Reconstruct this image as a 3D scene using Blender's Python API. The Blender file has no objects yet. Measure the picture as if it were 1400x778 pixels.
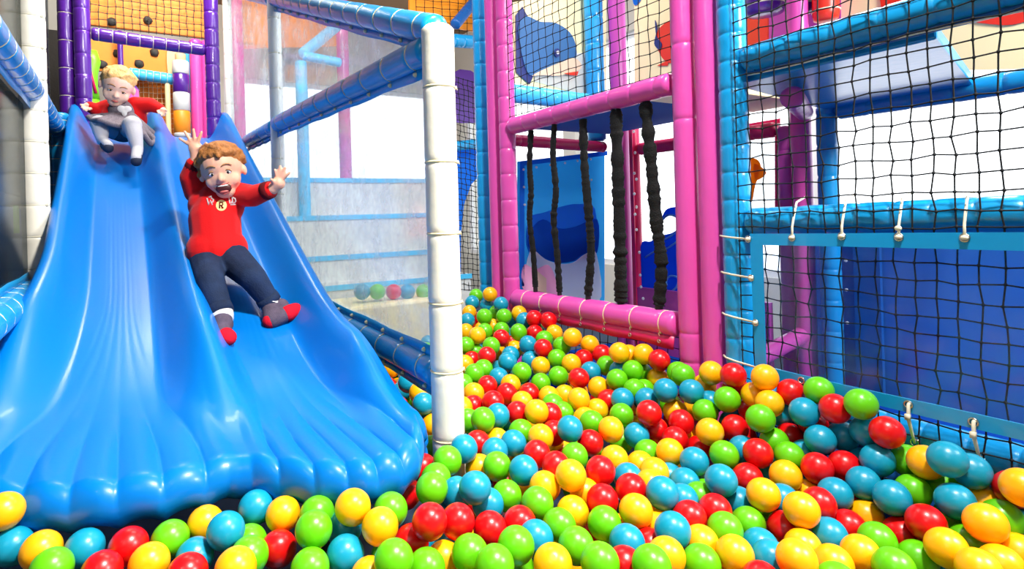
import bpy, bmesh, math, random
from mathutils import Vector, Matrix, noise
PI = math.pi
H = 1.15                                   # eye height above the pit floor
scene = bpy.context.scene
COL = scene.collection
rnd = random.Random(7)

# ------------------------------------------------------------------ camera geometry
FPX, CX, CY, ROLL, YAW = 800.0, 640.0, 294.0, 0.028, math.radians(30.7)
FWD = Vector((math.sin(YAW), math.cos(YAW), 0)); RGT = Vector((math.cos(YAW), -math.sin(YAW), 0))
def ray(x, y):
    u = (x - CX) / FPX; v = (y - CY) / FPX
    c, s = math.cos(ROLL), math.sin(ROLL)
    d = FWD + (u * c - v * s) * RGT
    d.z = -(u * s + v * c)
    return d
def W(x, y, z): return Vector((x, y, z + H))            # heights are measured from the eye level
def onX(x, y, X): d = ray(x, y) * (X / ray(x, y).x); return W(*d)
def onY(x, y, Y): d = ray(x, y) * (Y / ray(x, y).y); return W(*d)
def onZ(x, y, Z): d = ray(x, y) * (Z / ray(x, y).z); return W(*d)
def onD(x, y, D): return W(*(ray(x, y) * D))

cam = bpy.data.cameras.new('camera'); camo = bpy.data.objects.new('camera', cam); COL.objects.link(camo)
cam.sensor_width = 36; cam.lens = FPX * 36 / 1400
cam.shift_x = (700 - CX) / 1400; cam.shift_y = -(389 - CY) / 1400
cam.clip_start = 0.02
c_, s_ = math.cos(ROLL), math.sin(ROLL)
UP = Vector((0, 0, 1))
right = RGT * c_ - UP * s_; up = UP * c_ + RGT * s_       # camera axes turned by the roll
M = Matrix((right, up, -FWD)).transposed().to_4x4(); M.translation = W(0, 0, 0)
camo.matrix_world = M
scene.camera = camo

# ------------------------------------------------------------------ materials
def lin(c):
    c /= 255.0
    return c / 12.92 if c <= 0.04045 else ((c + 0.055) / 1.055) ** 2.4
def rgb(r, g, b): return (lin(r), lin(g), lin(b), 1)
def mat(name, col, rough=0.35, spec=0.5, bump=0.0, bscale=60, vary=0.0, vscale=6, coat=0.0, sheen=0, metal=0, sss=0):
    m = bpy.data.materials.new(name); m.use_nodes = True
    nt = m.node_tree; b = nt.nodes['Principled BSDF']
    b.inputs['Base Color'].default_value = rgb(*col); b.inputs['Roughness'].default_value = rough
    b.inputs['Specular IOR Level'].default_value = spec; b.inputs['Metallic'].default_value = metal
    b.inputs['Coat Weight'].default_value = coat; b.inputs['Coat Roughness'].default_value = 0.08
    b.inputs['Sheen Weight'].default_value = sheen
    if sss:
        b.inputs['Subsurface Weight'].default_value = sss; b.inputs['Subsurface Scale'].default_value = 0.01
        b.inputs['Subsurface Radius'].default_value = (1, .35, .2)
    tc = nt.nodes.new('ShaderNodeTexCoord')
    if vary:
        n = nt.nodes.new('ShaderNodeTexNoise'); n.inputs['Scale'].default_value = vscale; n.inputs['Detail'].default_value = 5
        nt.links.new(tc.outputs['Object'], n.inputs['Vector'])
        mx = nt.nodes.new('ShaderNodeMix'); mx.data_type = 'RGBA'
        mx.inputs['A'].default_value = rgb(*[max(0, c * (1 - vary)) for c in col])
        mx.inputs['B'].default_value = rgb(*[min(255, c * (1 + vary)) for c in col])
        nt.links.new(n.outputs['Fac'], mx.inputs['Factor']); nt.links.new(mx.outputs['Result'], b.inputs['Base Color'])
    if bump:
        n = nt.nodes.new('ShaderNodeTexNoise'); n.inputs['Scale'].default_value = bscale; n.inputs['Detail'].default_value = 3
        nt.links.new(tc.outputs['Object'], n.inputs['Vector'])
        bp = nt.nodes.new('ShaderNodeBump'); bp.inputs['Strength'].default_value = bump; bp.inputs['Distance'].default_value = 0.01
        nt.links.new(n.outputs['Fac'], bp.inputs['Height']); nt.links.new(bp.outputs['Normal'], b.inputs['Normal'])
    return m
def emit(name, col, s):
    m = bpy.data.materials.new(name); m.use_nodes = True; nt = m.node_tree; nt.nodes.clear()
    e = nt.nodes.new('ShaderNodeEmission'); e.inputs['Color'].default_value = rgb(*col); e.inputs['Strength'].default_value = s
    o = nt.nodes.new('ShaderNodeOutputMaterial'); nt.links.new(e.outputs[0], o.inputs[0]); return m
def clear(name, tint, haze, hazecol, gloss, scale=9, rough=0.12):
    """thin clear plastic: see-through, glossy, with cloudy scuffs"""
    m = bpy.data.materials.new(name); m.use_nodes = True; nt = m.node_tree; nt.nodes.clear()
    N = nt.nodes.new; L = nt.links.new
    tr = N('ShaderNodeBsdfTransparent'); tr.inputs[0].default_value = rgb(*tint)
    gl = N('ShaderNodeBsdfGlossy'); gl.inputs['Roughness'].default_value = rough
    df = N('ShaderNodeBsdfTranslucent'); df.inputs[0].default_value = rgb(*hazecol)
    d2 = N('ShaderNodeBsdfDiffuse'); d2.inputs[0].default_value = rgb(*hazecol)
    md = N('ShaderNodeMixShader'); md.inputs[0].default_value = 0.5; L(df.outputs[0], md.inputs[1]); L(d2.outputs[0], md.inputs[2])
    tc = N('ShaderNodeTexCoord'); n = N('ShaderNodeTexNoise'); n.inputs['Scale'].default_value = scale; n.inputs['Detail'].default_value = 8
    n.inputs['Roughness'].default_value = 0.7
    L(tc.outputs['Object'], n.inputs['Vector'])
    mr = N('ShaderNodeMapRange'); mr.inputs['From Min'].default_value = 0.38; mr.inputs['From Max'].default_value = 0.75
    mr.inputs['To Min'].default_value = haze[0]; mr.inputs['To Max'].default_value = haze[1]
    L(n.outputs['Fac'], mr.inputs['Value'])
    m1 = N('ShaderNodeMixShader'); L(mr.outputs[0], m1.inputs[0]); L(tr.outputs[0], m1.inputs[1]); L(md.outputs[0], m1.inputs[2])
    lw = N('ShaderNodeFresnel'); lw.inputs['IOR'].default_value = 1.35
    ml = N('ShaderNodeMath'); ml.operation = 'MULTIPLY'; ml.inputs[1].default_value = gloss; L(lw.outputs[0], ml.inputs[0])
    m2 = N('ShaderNodeMixShader'); L(ml.outputs[0], m2.inputs[0]); L(m1.outputs[0], m2.inputs[1]); L(gl.outputs[0], m2.inputs[2])
    o = N('ShaderNodeOutputMaterial'); L(m2.outputs[0], o.inputs[0]); return m

def film(name, col):
    """printed vinyl that lets the daylight behind it glow through"""
    m = bpy.data.materials.new(name); m.use_nodes = True; nt = m.node_tree; nt.nodes.clear(); N = nt.nodes.new; L = nt.links.new
    a = N('ShaderNodeBsdfDiffuse'); b = N('ShaderNodeBsdfTranslucent'); x = N('ShaderNodeMixShader'); o = N('ShaderNodeOutputMaterial')
    n = N('ShaderNodeTexNoise'); n.inputs['Scale'].default_value = 4; tc = N('ShaderNodeTexCoord'); L(tc.outputs['Object'], n.inputs['Vector'])
    mx = N('ShaderNodeMix'); mx.data_type = 'RGBA'; mx.inputs['A'].default_value = rgb(*[c * .95 for c in col]); mx.inputs['B'].default_value = rgb(*[min(255, c * 1.05) for c in col])
    L(n.outputs['Fac'], mx.inputs['Factor'])
    for s in (a, b): L(mx.outputs['Result'], s.inputs[0])
    x.inputs[0].default_value = 0.6; L(a.outputs[0], x.inputs[1]); L(b.outputs[0], x.inputs[2]); L(x.outputs[0], o.inputs[0]); return m
MT = dict(
    slide=mat('slide_plastic', (0, 113, 198), 0.33, 0.32, 0.015, 90, coat=0.08),
    blue=mat('blue_vinyl', (16, 148, 210), 0.3, 0.5, 0.12, 30, coat=0.2),
    matte=mat('deck_blue', (30, 96, 176), 0.85, 0.2), pad=mat('passage_blue', (40, 116, 206), 0.5), dblue=mat('dark_blue_vinyl', (24, 92, 168), 0.35, 0.5, 0.12, 30),
    lblue=mat('light_blue_vinyl', (70, 190, 240), 0.32, 0.5, 0.1, 30),
    pink=mat('pink_vinyl', (216, 76, 166), 0.32, 0.5, 0.12, 30, coat=0.2),
    crimson=mat('crimson_vinyl', (214, 30, 96), 0.4, 0.5, 0.1, 30),
    magenta=mat('magenta_vinyl', (176, 62, 156), 0.4, 0.5, 0.1, 30),
    white=mat('white_vinyl', (238, 232, 214), 0.4, 0.5, 0.15, 25, 0.04, 12),
    grey=mat('grey_vinyl', (214, 216, 214), 0.4, 0.5, 0.1, 25),
    purple=mat('purple_vinyl', (78, 24, 140), 0.28, 0.6, 0.1, 30, coat=0.3),
    orange=mat('orange_board', (236, 132, 30), 0.55, 0.4, 0.1, 20, 0.12, 5),
    ora2=mat('orange_vinyl', (252, 152, 30), 0.45),
    cream=mat('cream_vinyl', (250, 232, 178), 0.5, 0.4),
    tan=mat('tan_foam', (226, 190, 140), 0.6),
    red=mat('red_vinyl', (226, 48, 28), 0.4),
    lime=mat('lime_vinyl', (120, 220, 30), 0.4),
    net=mat('black_cord', (12, 16, 20), 0.7, 0.3),
    elastic=mat('black_elastic', (14, 14, 15), 0.8, 0.3, 0.5, 200),
    tie=mat('cream_cord', (226, 212, 170), 0.5, 0.4),
    wtie=mat('pale_cable_tie', (220, 214, 190), 0.45),
    metal=mat('eyelet_metal', (200, 200, 196), 0.25, metal=1),
    dark=mat('dark_rubber', (24, 24, 26), 0.6),
    hold=mat('grey_hold', (62, 60, 58), 0.7, 0.3, 0.2, 40),
    whale=mat('whale_blue', (36, 98, 154), 0.5), navy=mat('navy_print', (20, 40, 110), 0.5),
    sea1=film('sea_light_blue', (84, 198, 255)), sea2=film('sea_mid_blue', (52, 146, 236)), sea3=film('sea_deep_blue', (32, 100, 214)), bird=film('bird_orange', (255, 170, 50)),
    foam=film('print_white', (246, 248, 248)), swirl=film('print_pale_blue', (120, 190, 240)),
    pinkp=mat('pale_pink_print', (244, 170, 206), 0.5), beige=mat('print_beige', (232, 200, 170), 0.5),
    wall=mat('painted_wall', (224, 222, 212), 0.8, 0.2), floor=mat('pit_floor', (44, 60, 84), 0.7, 0.3, 0.1, 10),
    ceil=mat('ceiling_paint', (150, 120, 92), 0.9, 0.2), frame=mat('window_frame_paint', (232, 234, 236), 0.5),
    skin=mat('skin', (238, 178, 150), 0.5, 0.35, 0.04, 120, sss=0.15),
    skinb=mat('skin_fair', (246, 198, 176), 0.5, 0.35, 0.04, 120, sss=0.15),
    hair=mat('curly_fair_hair', (158, 100, 48), 0.6, 0.4, 0.5, 130, 0.3, 60), hairb=mat('blond_hair', (222, 168, 106), 0.6, 0.4, 0.4, 130, 0.2, 60),
    rknit=mat('red_knit', (214, 14, 18), 0.8, 0.2, 0.12, 160, sheen=0.1), rdark=mat('dark_red_rib', (92, 8, 16), 0.85, 0.2),
    denim=mat('dark_denim', (26, 37, 58), 0.85, 0.2, 0.25, 200, 0.75, 13),
    sock=mat('grey_red_sock', (84, 74, 88), 0.9, 0.1, 0.3, 260, 0.2, 60), sockr=mat('red_sock_toe', (214, 26, 44), 0.9, 0.1, 0.2, 260),
    sockw=mat('white_sock_cuff', (236, 230, 226), 0.9, 0.1, 0.2, 260),
    tights=mat('grey_tights', (188, 186, 192), 0.9, 0.1, 0.2, 260), skirt=mat('grey_wool', (112, 104, 112), 0.95, 0.1, 0.5, 240, 0.35, 160),
    sole=mat('dark_navy_sole', (24, 34, 58), 0.8),
    eyew=mat('eye_white', (244, 240, 236), 0.2), iris=mat('dark_iris', (44, 38, 36), 0.15), lip=mat('lip_pink', (206, 104, 96), 0.4),
    mouth=mat('mouth_inside', (70, 14, 16), 0.5), tooth=mat('tooth', (248, 244, 234), 0.25), brow=mat('brow_hair', (170, 120, 76), 0.8),
    gold=mat('gold_print', (232, 204, 130), 0.6),
    b_r=mat('ball_red', (212, 8, 14), 0.3, 0.5), b_y=mat('ball_yellow', (252, 176, 6), 0.32, 0.5),
    b_g=mat('ball_green', (96, 192, 12), 0.32, 0.5), b_b=mat('ball_blue', (14, 146, 178), 0.32, 0.5),
)
MT['sheet'] = clear('clear_sheet', (246, 250, 252), (0.08, 0.46), (236, 244, 248), 0.25, 7)
MT['sheet2'] = clear('smoky_clear_sheet', (200, 206, 206), (0.02, 0.1), (110, 124, 126), 0.4, 5)
MT['pvc'] = clear('clear_pvc', (236, 242, 250), (0.0, 0.08), (170, 200, 230), 0.4, 8, 0.08)
MT['glass'] = clear('window_glass', (255, 255, 255), (0.0, 0.02), (255, 255, 255), 0.6, 3, 0.02)

# ------------------------------------------------------------------ mesh building
def frame_of(d):
    d = d.normalized(); a = Vector((0, 0, 1)) if abs(d.z) < 0.9 else Vector((1, 0, 0))
    x = a.cross(d).normalized(); return x, d.cross(x)
class MB:
    def __init__(s): s.v = []; s.f = []; s.m = []
    def add(s, vs, fs, mi=0):
        o = len(s.v); s.v += [Vector(v) for v in vs]; s.f += [tuple(i + o for i in f) for f in fs]; s.m += [mi] * len(fs); return s
    def rings(s, rings, cap=True, mi=0, closed=False):
        n = len(rings[0]); vs = [p for r in rings for p in r]; fs = []
        k = len(rings)
        for i in range(k if closed else k - 1):
            j = (i + 1) % k
            for a in range(n):
                b = (a + 1) % n
                fs.append((i * n + a, i * n + b, j * n + b, j * n + a))
        if cap and not closed:
            fs.append(tuple(range(n))[::-1]); fs.append(tuple((k - 1) * n + a for a in range(n)))
        return s.add(vs, fs, mi)
    def tube(s, pts, r, seg=10, cap=True, mi=0, closed=False, flat=1.0):
        pts = [Vector(p) for p in pts]; k = len(pts); rg = []
        x = None
        for i, p in enumerate(pts):
            if closed: d = pts[(i + 1) % k] - pts[i - 1]
            else: d = pts[min(i + 1, k - 1)] - pts[max(i - 1, 0)]
            if d.length < 1e-9: d = Vector((0, 0, 1))
            d.normalize()
            if x is None: x, y = frame_of(d)
            else:
                x = (x - d * x.dot(d)).normalized(); y = d.cross(x)
            q = r[i] if isinstance(r, (list, tuple)) else r
            rg.append([p + (x * math.cos(2 * PI * a / seg) + y * math.sin(2 * PI * a / seg) * flat) * q for a in range(seg)])
        return s.rings(rg, cap, mi, closed)
    def box(s, c, sz, R=None, mi=0):
        c = Vector(c); vs = []
        for i in (-1, 1):
            for j in (-1, 1):
                for k in (-1, 1):
                    q = Vector((i * sz[0] / 2, j * sz[1] / 2, k * sz[2] / 2)); vs.append(c + (R @ q if R else q))
        return s.add(vs, [(0, 1, 3, 2), (4, 6, 7, 5), (0, 4, 5, 1), (2, 3, 7, 6), (0, 2, 6, 4), (1, 5, 7, 3)], mi)
    def poly(s, pts, nrm, th, mi=0):
        """outline extruded by th along nrm"""
        pts = [Vector(p) for p in pts]; n = len(pts); q = [p + nrm * th for p in pts]
        fs = [tuple(range(n))[::-1], tuple(range(n, 2 * n))] + [(i, (i + 1) % n, n + (i + 1) % n, n + i) for i in range(n)]
        return s.add(pts + q, fs, mi)
    def ell(s, c, r, R=None, seg=16, rg=10, mi=0):
        c = Vector(c); vs = []; fs = []
        for i in range(1, rg):
            t = PI * i / rg
            for a in range(seg):
                p = 2 * PI * a / seg
                q = Vector((r[0] * math.sin(t) * math.cos(p), r[1] * math.sin(t) * math.sin(p), r[2] * math.cos(t)))
                vs.append(c + (R @ q if R else q))
        for z in (r[2], -r[2]):
            q = Vector((0, 0, z)); vs.append(c + (R @ q if R else q))
        T, B = len(vs) - 2, len(vs) - 1
        for i in range(rg - 2):
            for a in range(seg):
                b = (a + 1) % seg
                fs.append((i * seg + a, (i + 1) * seg + a, (i + 1) * seg + b, i * seg + b))
        for a in range(seg):
            b = (a + 1) % seg; fs.append((T, a, b)); fs.append((B, (rg - 2) * seg + b, (rg - 2) * seg + a))
        return s.add(vs, fs, mi)
    def capsule(s, a, ra, b, rb, seg=14, mi=0):
        a, b = Vector(a), Vector(b); d = b - a; L = d.length
        if L < 1e-6: return s.ell(a, (ra, ra, ra))
        d.normalize(); x, y = frame_of(d); rg = []
        for i in range(1, 6):
            t = PI / 2 * i / 5; rg.append((a - d * ra * math.cos(t), ra * math.sin(t)))
        for i in range(0, 5):
            t = PI / 2 * i / 5; rg.append((b + d * rb * math.sin(t), rb * math.cos(t)))
        return s.rings([[p + (x * math.cos(2 * PI * k / seg) + y * math.sin(2 * PI * k / seg)) * q for k in range(seg)] for p, q in rg], True, mi)
    def build(s, name, mats, parent=None, smooth=True, bevel=0.0, origin=None):
        if not isinstance(mats, (list, tuple)): mats = [mats]
        xs = [v.x for v in s.v]; ys = [v.y for v in s.v]; zs = [v.z for v in s.v]
        o = origin or Vector(((min(xs) + max(xs)) / 2, (min(ys) + max(ys)) / 2, min(zs)))
        me = bpy.data.meshes.new(name); me.from_pydata([tuple(v - o) for v in s.v], [], s.f)
        for m in mats: me.materials.append(m)
        bm = bmesh.new(); bm.from_mesh(me)
        for i, f in enumerate(bm.faces): f.material_index = s.m[i]; f.smooth = smooth
        bmesh.ops.recalc_face_normals(bm, faces=bm.faces)
        if bevel: bmesh.ops.bevel(bm, geom=list(bm.edges), offset=bevel, segments=2, profile=0.5, affect='EDGES')
        bm.to_mesh(me); bm.free()
        return link(name, me, o, parent)
def link(name, me, o, parent=None):
    ob = bpy.data.objects.new(name, me); COL.objects.link(ob)
    if parent: ob.parent = parent; ob.location = Vector(o) - world_loc(parent)
    else: ob.location = o
    return ob
def world_loc(o):
    p = Vector(o.location)
    while o.parent: o = o.parent; p += Vector(o.location)
    return p
def tag(o, label=None, cat=None, group=None, kind=None):
    if label: o['label'] = label
    if cat: o['category'] = cat
    if group: o['group'] = group
    if kind: o['kind'] = kind
    return o
def thing(name, loc, label, cat, group=None):
    o = bpy.data.objects.new(name, None); COL.objects.link(o); o.location = loc; o.empty_display_size = 0.05
    return tag(o, label, cat, group)

def blob(name, prims, voxel, m, parent=None, smooth_n=6, fac=0.5):
    """closed shapes grown together into one continuous skin"""
    mb = MB()
    for p in prims:
        if p[0] == 'cap': mb.capsule(*p[1:])
        else: mb.ell(*p[1:])
    me = bpy.data.meshes.new('tmp'); me.from_pydata([tuple(v) for v in mb.v], [], mb.f)
    t = bpy.data.objects.new('tmp', me); COL.objects.link(t)
    r = t.modifiers.new('r', 'REMESH'); r.mode = 'VOXEL'; r.voxel_size = voxel; r.use_smooth_shade = True
    if smooth_n:
        sm = t.modifiers.new('s', 'SMOOTH'); sm.iterations = smooth_n; sm.factor = fac
    dg = bpy.context.evaluated_depsgraph_get(); dg.update()
    m2 = bpy.data.meshes.new_from_object(t.evaluated_get(dg))
    bpy.data.objects.remove(t)
    vs = [v.co for v in m2.vertices]
    o = Vector((sum(v.x for v in vs) / len(vs), sum(v.y for v in vs) / len(vs), min(v.z for v in vs)))
    m2.transform(Matrix.Translation(-o))
    m2.materials.clear(); m2.materials.append(m); m2.name = name
    for p in m2.polygons: p.use_smooth = True; p.material_index = 0
    return link(name, m2, o, parent)

# ------------------------------------------------------------------ padded tubes of the play frame
def ring(mb, c, d, r, t, seg=20, ts=6, mi=0):
    x, y = frame_of(Vector(d)); c = Vector(c)
    return mb.tube([c + (x * math.cos(2 * PI * i / seg) + y * math.sin(2 * PI * i / seg)) * r for i in range(seg)], t, ts, False, mi, closed=True)
def sleeve(P0, P1, r, ties, wrinkle=0.012, seg=24, step=0.012, seed=0, depth=0.07):
    P0, P1 = Vector(P0), Vector(P1); d = P1 - P0; L = d.length; d.normalize(); x, y = frame_of(d)
    n = max(8, int(L / step)); rg = []
    ss = sorted(set([i * L / n for i in range(n + 1)] + [t + e for t in ties for e in (-.004, 0, .004) if 0 < t + e < L]))
    for s in ss:
        row = []
        g = 0; near = 9
        for t in ties:
            g = max(g, math.exp(-((s - t) / 0.005) ** 2)); near = min(near, abs(s - t))
        en = min(s, L - s); e = math.sqrt(max(0.0, 1 - (1 - min(1, en / 0.012)) ** 2)) * 0.25 + 0.75
        for a in range(seg):
            th = 2 * PI * a / seg
            q = noise.noise(Vector((math.cos(th) * 1.3, math.sin(th) * 1.3, s * 9 + seed * 7.3)))
            w = math.cos(7 * th + seed) * math.exp(-near / 0.018) * wrinkle
            row.append(P0 + d * s + (x * math.cos(th) + y * math.sin(th)) * r * (1 + 0.025 * q + w - depth * g) * e)
        rg.append(row)
    return MB().rings(rg)
def padded(name, label, cat, P0, P1, r, m, spacing=0.1, off=0.05, tie=None, group=None, tail=None, seed=None, ties=None, tr=0.0022, knots=False, wr=0.012):
    P0, P1 = Vector(P0), Vector(P1)
    L = (P1 - P0).length; d = (P1 - P0).normalized()
    if ties is None: ties = [off + i * spacing for i in range(int((L - off) / spacing) + 1) if off + i * spacing < L - 0.02]
    if seed is None: seed = rnd.random() * 10
    base = P0 if P0.z <= P1.z else P1
    t = thing(name, base, label, cat, group)
    sleeve(P0, P1, r, ties, seed=seed, wrinkle=wr).build('sleeve', m, t)
    if tie:
        for s in ties:
            mb = MB(); c = P0 + d * s; ring(mb, c, d, r * 0.955, tr)
            if tail is not None:
                q = (Vector(tail) - d * Vector(tail).dot(d)).normalized()
                hp = c + q * (r * 0.97)
                mb.ell(hp, (.0055, .0055, .0055), None, 8, 6)
                mb.tube([hp, hp + q * 0.004 + d * 0.006, hp + q * 0.007 - Vector((0, 0, 0.006))], 0.0016, 6)
            mb.build('cable_tie', tie, t)
    return t
def eyelet(c, nrm, parent, r=0.008, label=None):
    mb = MB(); ring(mb, Vector(c) + Vector(nrm) * 0.001, nrm, r, r * 0.3, 14, 6); return mb.build('eyelet', MT['metal'], parent)
def strip(pts_top, pts_bot, nrm, th=0.003):
    """a band of sheet between two rows of points"""
    nrm = Vector(nrm); mb = MB(); n = len(pts_top)
    v = [Vector(p) for p in pts_top] + [Vector(p) for p in pts_bot]
    v2 = [p + nrm * th for p in v]
    fs = []
    for i in range(n - 1):
        fs += [(i, i + 1, n + i + 1, n + i), (2 * n + i, 3 * n + i, 3 * n + i + 1, 2 * n + i + 1)]
        fs += [(i, 2 * n + i, 2 * n + i + 1, i + 1), (n + i, n + i + 1, 3 * n + i + 1, 3 * n + i)]
    fs += [(0, n, 3 * n, 2 * n), (n - 1, 3 * n - 1, 4 * n - 1, 2 * n - 1)]
    return mb.add(v + v2, fs)
def lerp(a, b, t): return Vector(a) * (1 - t) + Vector(b) * t
def netting(P, U, V, nu, nv, r, jit=0.0, name='net', knots=True, seed=1):
    """cord net: P corner, U and V full edges"""
    rr = random.Random(seed); P, U, V = Vector(P), Vector(U), Vector(V); mb = MB(); N = U.cross(V).normalized()
    g = [[P + U * (i / nu) + V * (j / nv) + (U.normalized() * rr.uniform(-jit, jit) + V.normalized() * rr.uniform(-jit, jit) + N * rr.uniform(-jit, jit)) * (0 < i < nu and 0 < j < nv) for j in range(nv + 1)] for i in range(nu + 1)]
    for i in range(nu + 1): mb.tube([g[i][j] for j in range(nv + 1)], r, 5)
    for j in range(nv + 1): mb.tube([g[i][j] for i in range(nu + 1)], r, 5)
    if knots:
        for i in range(nu + 1):
            for j in range(nv + 1): mb.ell(g[i][j], (r * 2.1, r * 2.1, r * 2.3), None, 6, 4)
    return mb

XN = Vector((-1, 0, 0)); YN = Vector((0, -1, 0))
FRONT, BACK, LEFT, RIGHT, TOP = -2.6, 7.5, -3.4, 4.3, 2.6
# ------------------------------------------------------------------ the hall
def struct(name, mb, m, smooth=False): return tag(mb.build(name, m, None, smooth), kind='structure')
zf, zt = -H, TOP
struct('floor', MB().box(W((LEFT + RIGHT) / 2, (FRONT + BACK) / 2, zf - .05), (RIGHT - LEFT, BACK - FRONT, .1)), MT['floor'])
struct('ceiling', MB().box(W((LEFT + RIGHT) / 2, (FRONT + BACK) / 2, zt + .05), (RIGHT - LEFT + .4, BACK - FRONT + .4, .1)), MT['ceil'])
struct('wall_left', MB().box(W(LEFT - .1, (FRONT + BACK) / 2, (zf + zt) / 2), (.2, BACK - FRONT, zt - zf)), MT['wall'])
struct('wall_front', MB().box(W((LEFT + RIGHT) / 2, FRONT - .1, (zf + zt) / 2), (RIGHT - LEFT, .2, zt - zf)), MT['wall'])
def wall_with_windows(name, axis, pos, a0, a1, wins, wz0, wz1):
    mb = MB()
    def seg(x0, x1, z0, z1):
        if x1 - x0 < .001: return
        if axis == 'X': mb.box(W(pos + .1, (x0 + x1) / 2, (z0 + z1) / 2), (.2, x1 - x0, z1 - z0))
        else: mb.box(W((x0 + x1) / 2, pos + .1, (z0 + z1) / 2), (x1 - x0, .2, z1 - z0))
    seg(a0, a1, zf, wz0); seg(a0, a1, wz1, zt)
    p = a0
    for w in wins: seg(p, w[0], wz0, wz1); p = w[1]
    seg(p, a1, wz0, wz1)
    struct(name, mb, MT['wall'])
WZ0, WZ1 = -.55, 1.75
rw = [(-1.2, 2.4), (2.5, 4.9), (5.1, 7.3)]
bw = [(1.1, 4.1)]
wall_with_windows('wall_right', 'X', RIGHT, FRONT, BACK, rw, WZ0, WZ1)
wall_with_windows('wall_back', 'Y', BACK, LEFT, RIGHT, bw, WZ0, WZ1)
def window(n, axis, pos, x0, x1):
    fr = MB(); w = .05
    def bar(a0, a1, z0, z1):
        if axis == 'X': fr.box(W(pos + .08, (a0 + a1) / 2, (z0 + z1) / 2), (.06, a1 - a0, z1 - z0))
        else: fr.box(W((a0 + a1) / 2, pos + .08, (z0 + z1) / 2), (a1 - a0, .06, z1 - z0))
    bar(x0, x1, WZ0, WZ0 + w); bar(x0, x1, WZ1 - w, WZ1); bar(x0, x0 + w, WZ0 + w, WZ1 - w); bar(x1 - w, x1, WZ0 + w, WZ1 - w)
    f = fr.build('window_%d' % n, MT['frame'], None, False); tag(f, kind='structure')
    g = MB()
    if axis == 'X': g.box(W(pos + .08, (x0 + x1) / 2, (WZ0 + WZ1) / 2), (.006, x1 - x0 - .1, WZ1 - WZ0 - .1))
    else: g.box(W((x0 + x1) / 2, pos + .08, (WZ0 + WZ1) / 2), (x1 - x0 - .1, .006, WZ1 - WZ0 - .1))
    g.build('glass', MT['glass'], f, False)
k = 1
for a, b in rw: window(k, 'X', RIGHT, a, b); k += 1
for a, b in bw: window(k, 'Y', BACK, a, b); k += 1

# ------------------------------------------------------------------ wall of the pit: posts, rails, nets
G_POST, G_RAIL = 'padded posts of the play frame', 'padded rails of the play frame'
XW = 1.7
CAM = W(0, 0, 0)
def post(label, x, y, z0, z1, r, m, sp=.1, off=.05, tie=None, tail=None, group=G_POST, **k):
    return padded('padded_post', label, 'padded post', W(x, y, z0), W(x, y, z1), r, MT[m], sp, off, MT[tie] if tie else None, group, tail, **k)
def rail(label, P0, P1, r, m, sp=.1, off=.05, tie=None, tail=None, group=G_RAIL, **k):
    return padded('padded_rail', label, 'padded rail', P0, P1, r, MT[m], sp, off, MT[tie] if tie else None, group, tail, **k)
post('bright blue padded post between the pink post pair and the net wall', XW, 1.175, -H, 1.6, .044, 'blue', .088, .03)
post('smooth pink padded post touching the near blue post', XW, 1.268, -H, 1.6, .039, 'pink', 5, 9)
pn = post('pink padded post at the near end of the pink rails', XW, 1.362, -H, 1.6, .042, 'pink', .5, .9, ties=[.62, .72, 1.46, 1.72, 1.98, 2.24])
post('pink padded post with net knots at the far end of the pink rails', XW, 2.45, -H, 1.6, .042, 'pink', .13, .05)
post('smooth pink padded post touching the far blue post', XW, 2.56, -H, 1.6, .04, 'pink', 5, 9)
post('slim blue padded post at the far end of the ball pit', XW + .02, 2.71, -H, 1.6, .042, 'blue', .12, .05)
rail('pink padded rail above the black elastic ropes', W(XW, 1.41, .447), W(XW, 2.41, .438), .041, 'pink', .115, .06)
pb = rail('pink padded rail below the black elastic ropes, with hanging hem', W(XW, 1.41, -.412), W(XW, 2.41, -.425), .047, 'pink', .14, .06, 'tie', XN + Vector((0, 0, -.9)))
yy = [1.41 + i * .05 for i in range(21)]
strip([W(XW - .03, y, -.45) for y in yy], [W(XW - .036, y, -.492 - .004 * math.sin(y * 23)) for y in yy], XN, .003).build('hem', MT['crimson'], pb)
for y in [1.47 + .14 * i for i in range(7)]: eyelet(W(XW - .041, y, -.474), XN, pb, .006)

def net(label, mb, group='black safety nets'): return tag(mb.build('safety_net', MT['net']), label, 'safety net', group)
net('black safety net above the upper pink rail', netting(W(XW - .012, 1.405, .485), (0, 1.0, 0), (0, 0, 1.0), 20, 22, .0017, .004, seed=3))
net('black safety net under the lower pink rail, half buried in balls', netting(W(XW - .012, 1.405, -.7), (0, 1.0, 0), (0, 0, .245), 20, 6, .0017, .004, seed=4))
net('large black net covering the bay right of the blue post', netting(W(XW - .052, .12, -.78), (0, 1.012, 0), (0, 0, 2.03), 24, 48, .0019, .0045, seed=5))

ub = rail('thick blue padded beam behind the top of the big net', W(XW, .1, .468), W(XW, 1.13, .464), .041, 'blue', .12, .04)
strip([W(XW + .0, y / 100, .434) for y in range(10, 114, 4)], [W(XW + .0, y / 100, .41) for y in range(10, 114, 4)], XN, .004).build('hem', MT['dblue'], ub)
MB().tube([W(XW - .006, y / 100, .412 + .003 * math.sin(y / 9)) for y in range(10, 114, 3)], .0022, 6).build('piping', MT['white'], ub)
mr = rail('blue padded rail with pale ties above the clear panel', W(XW, .1, -.022), W(XW, 1.13, -.046), .042, 'blue', .085, .03)
lr = rail('blue padded rail behind the foot of the big net', W(XW, .1, -.585), W(XW, 1.13, -.585), .043, 'blue', .09, .03)

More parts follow.
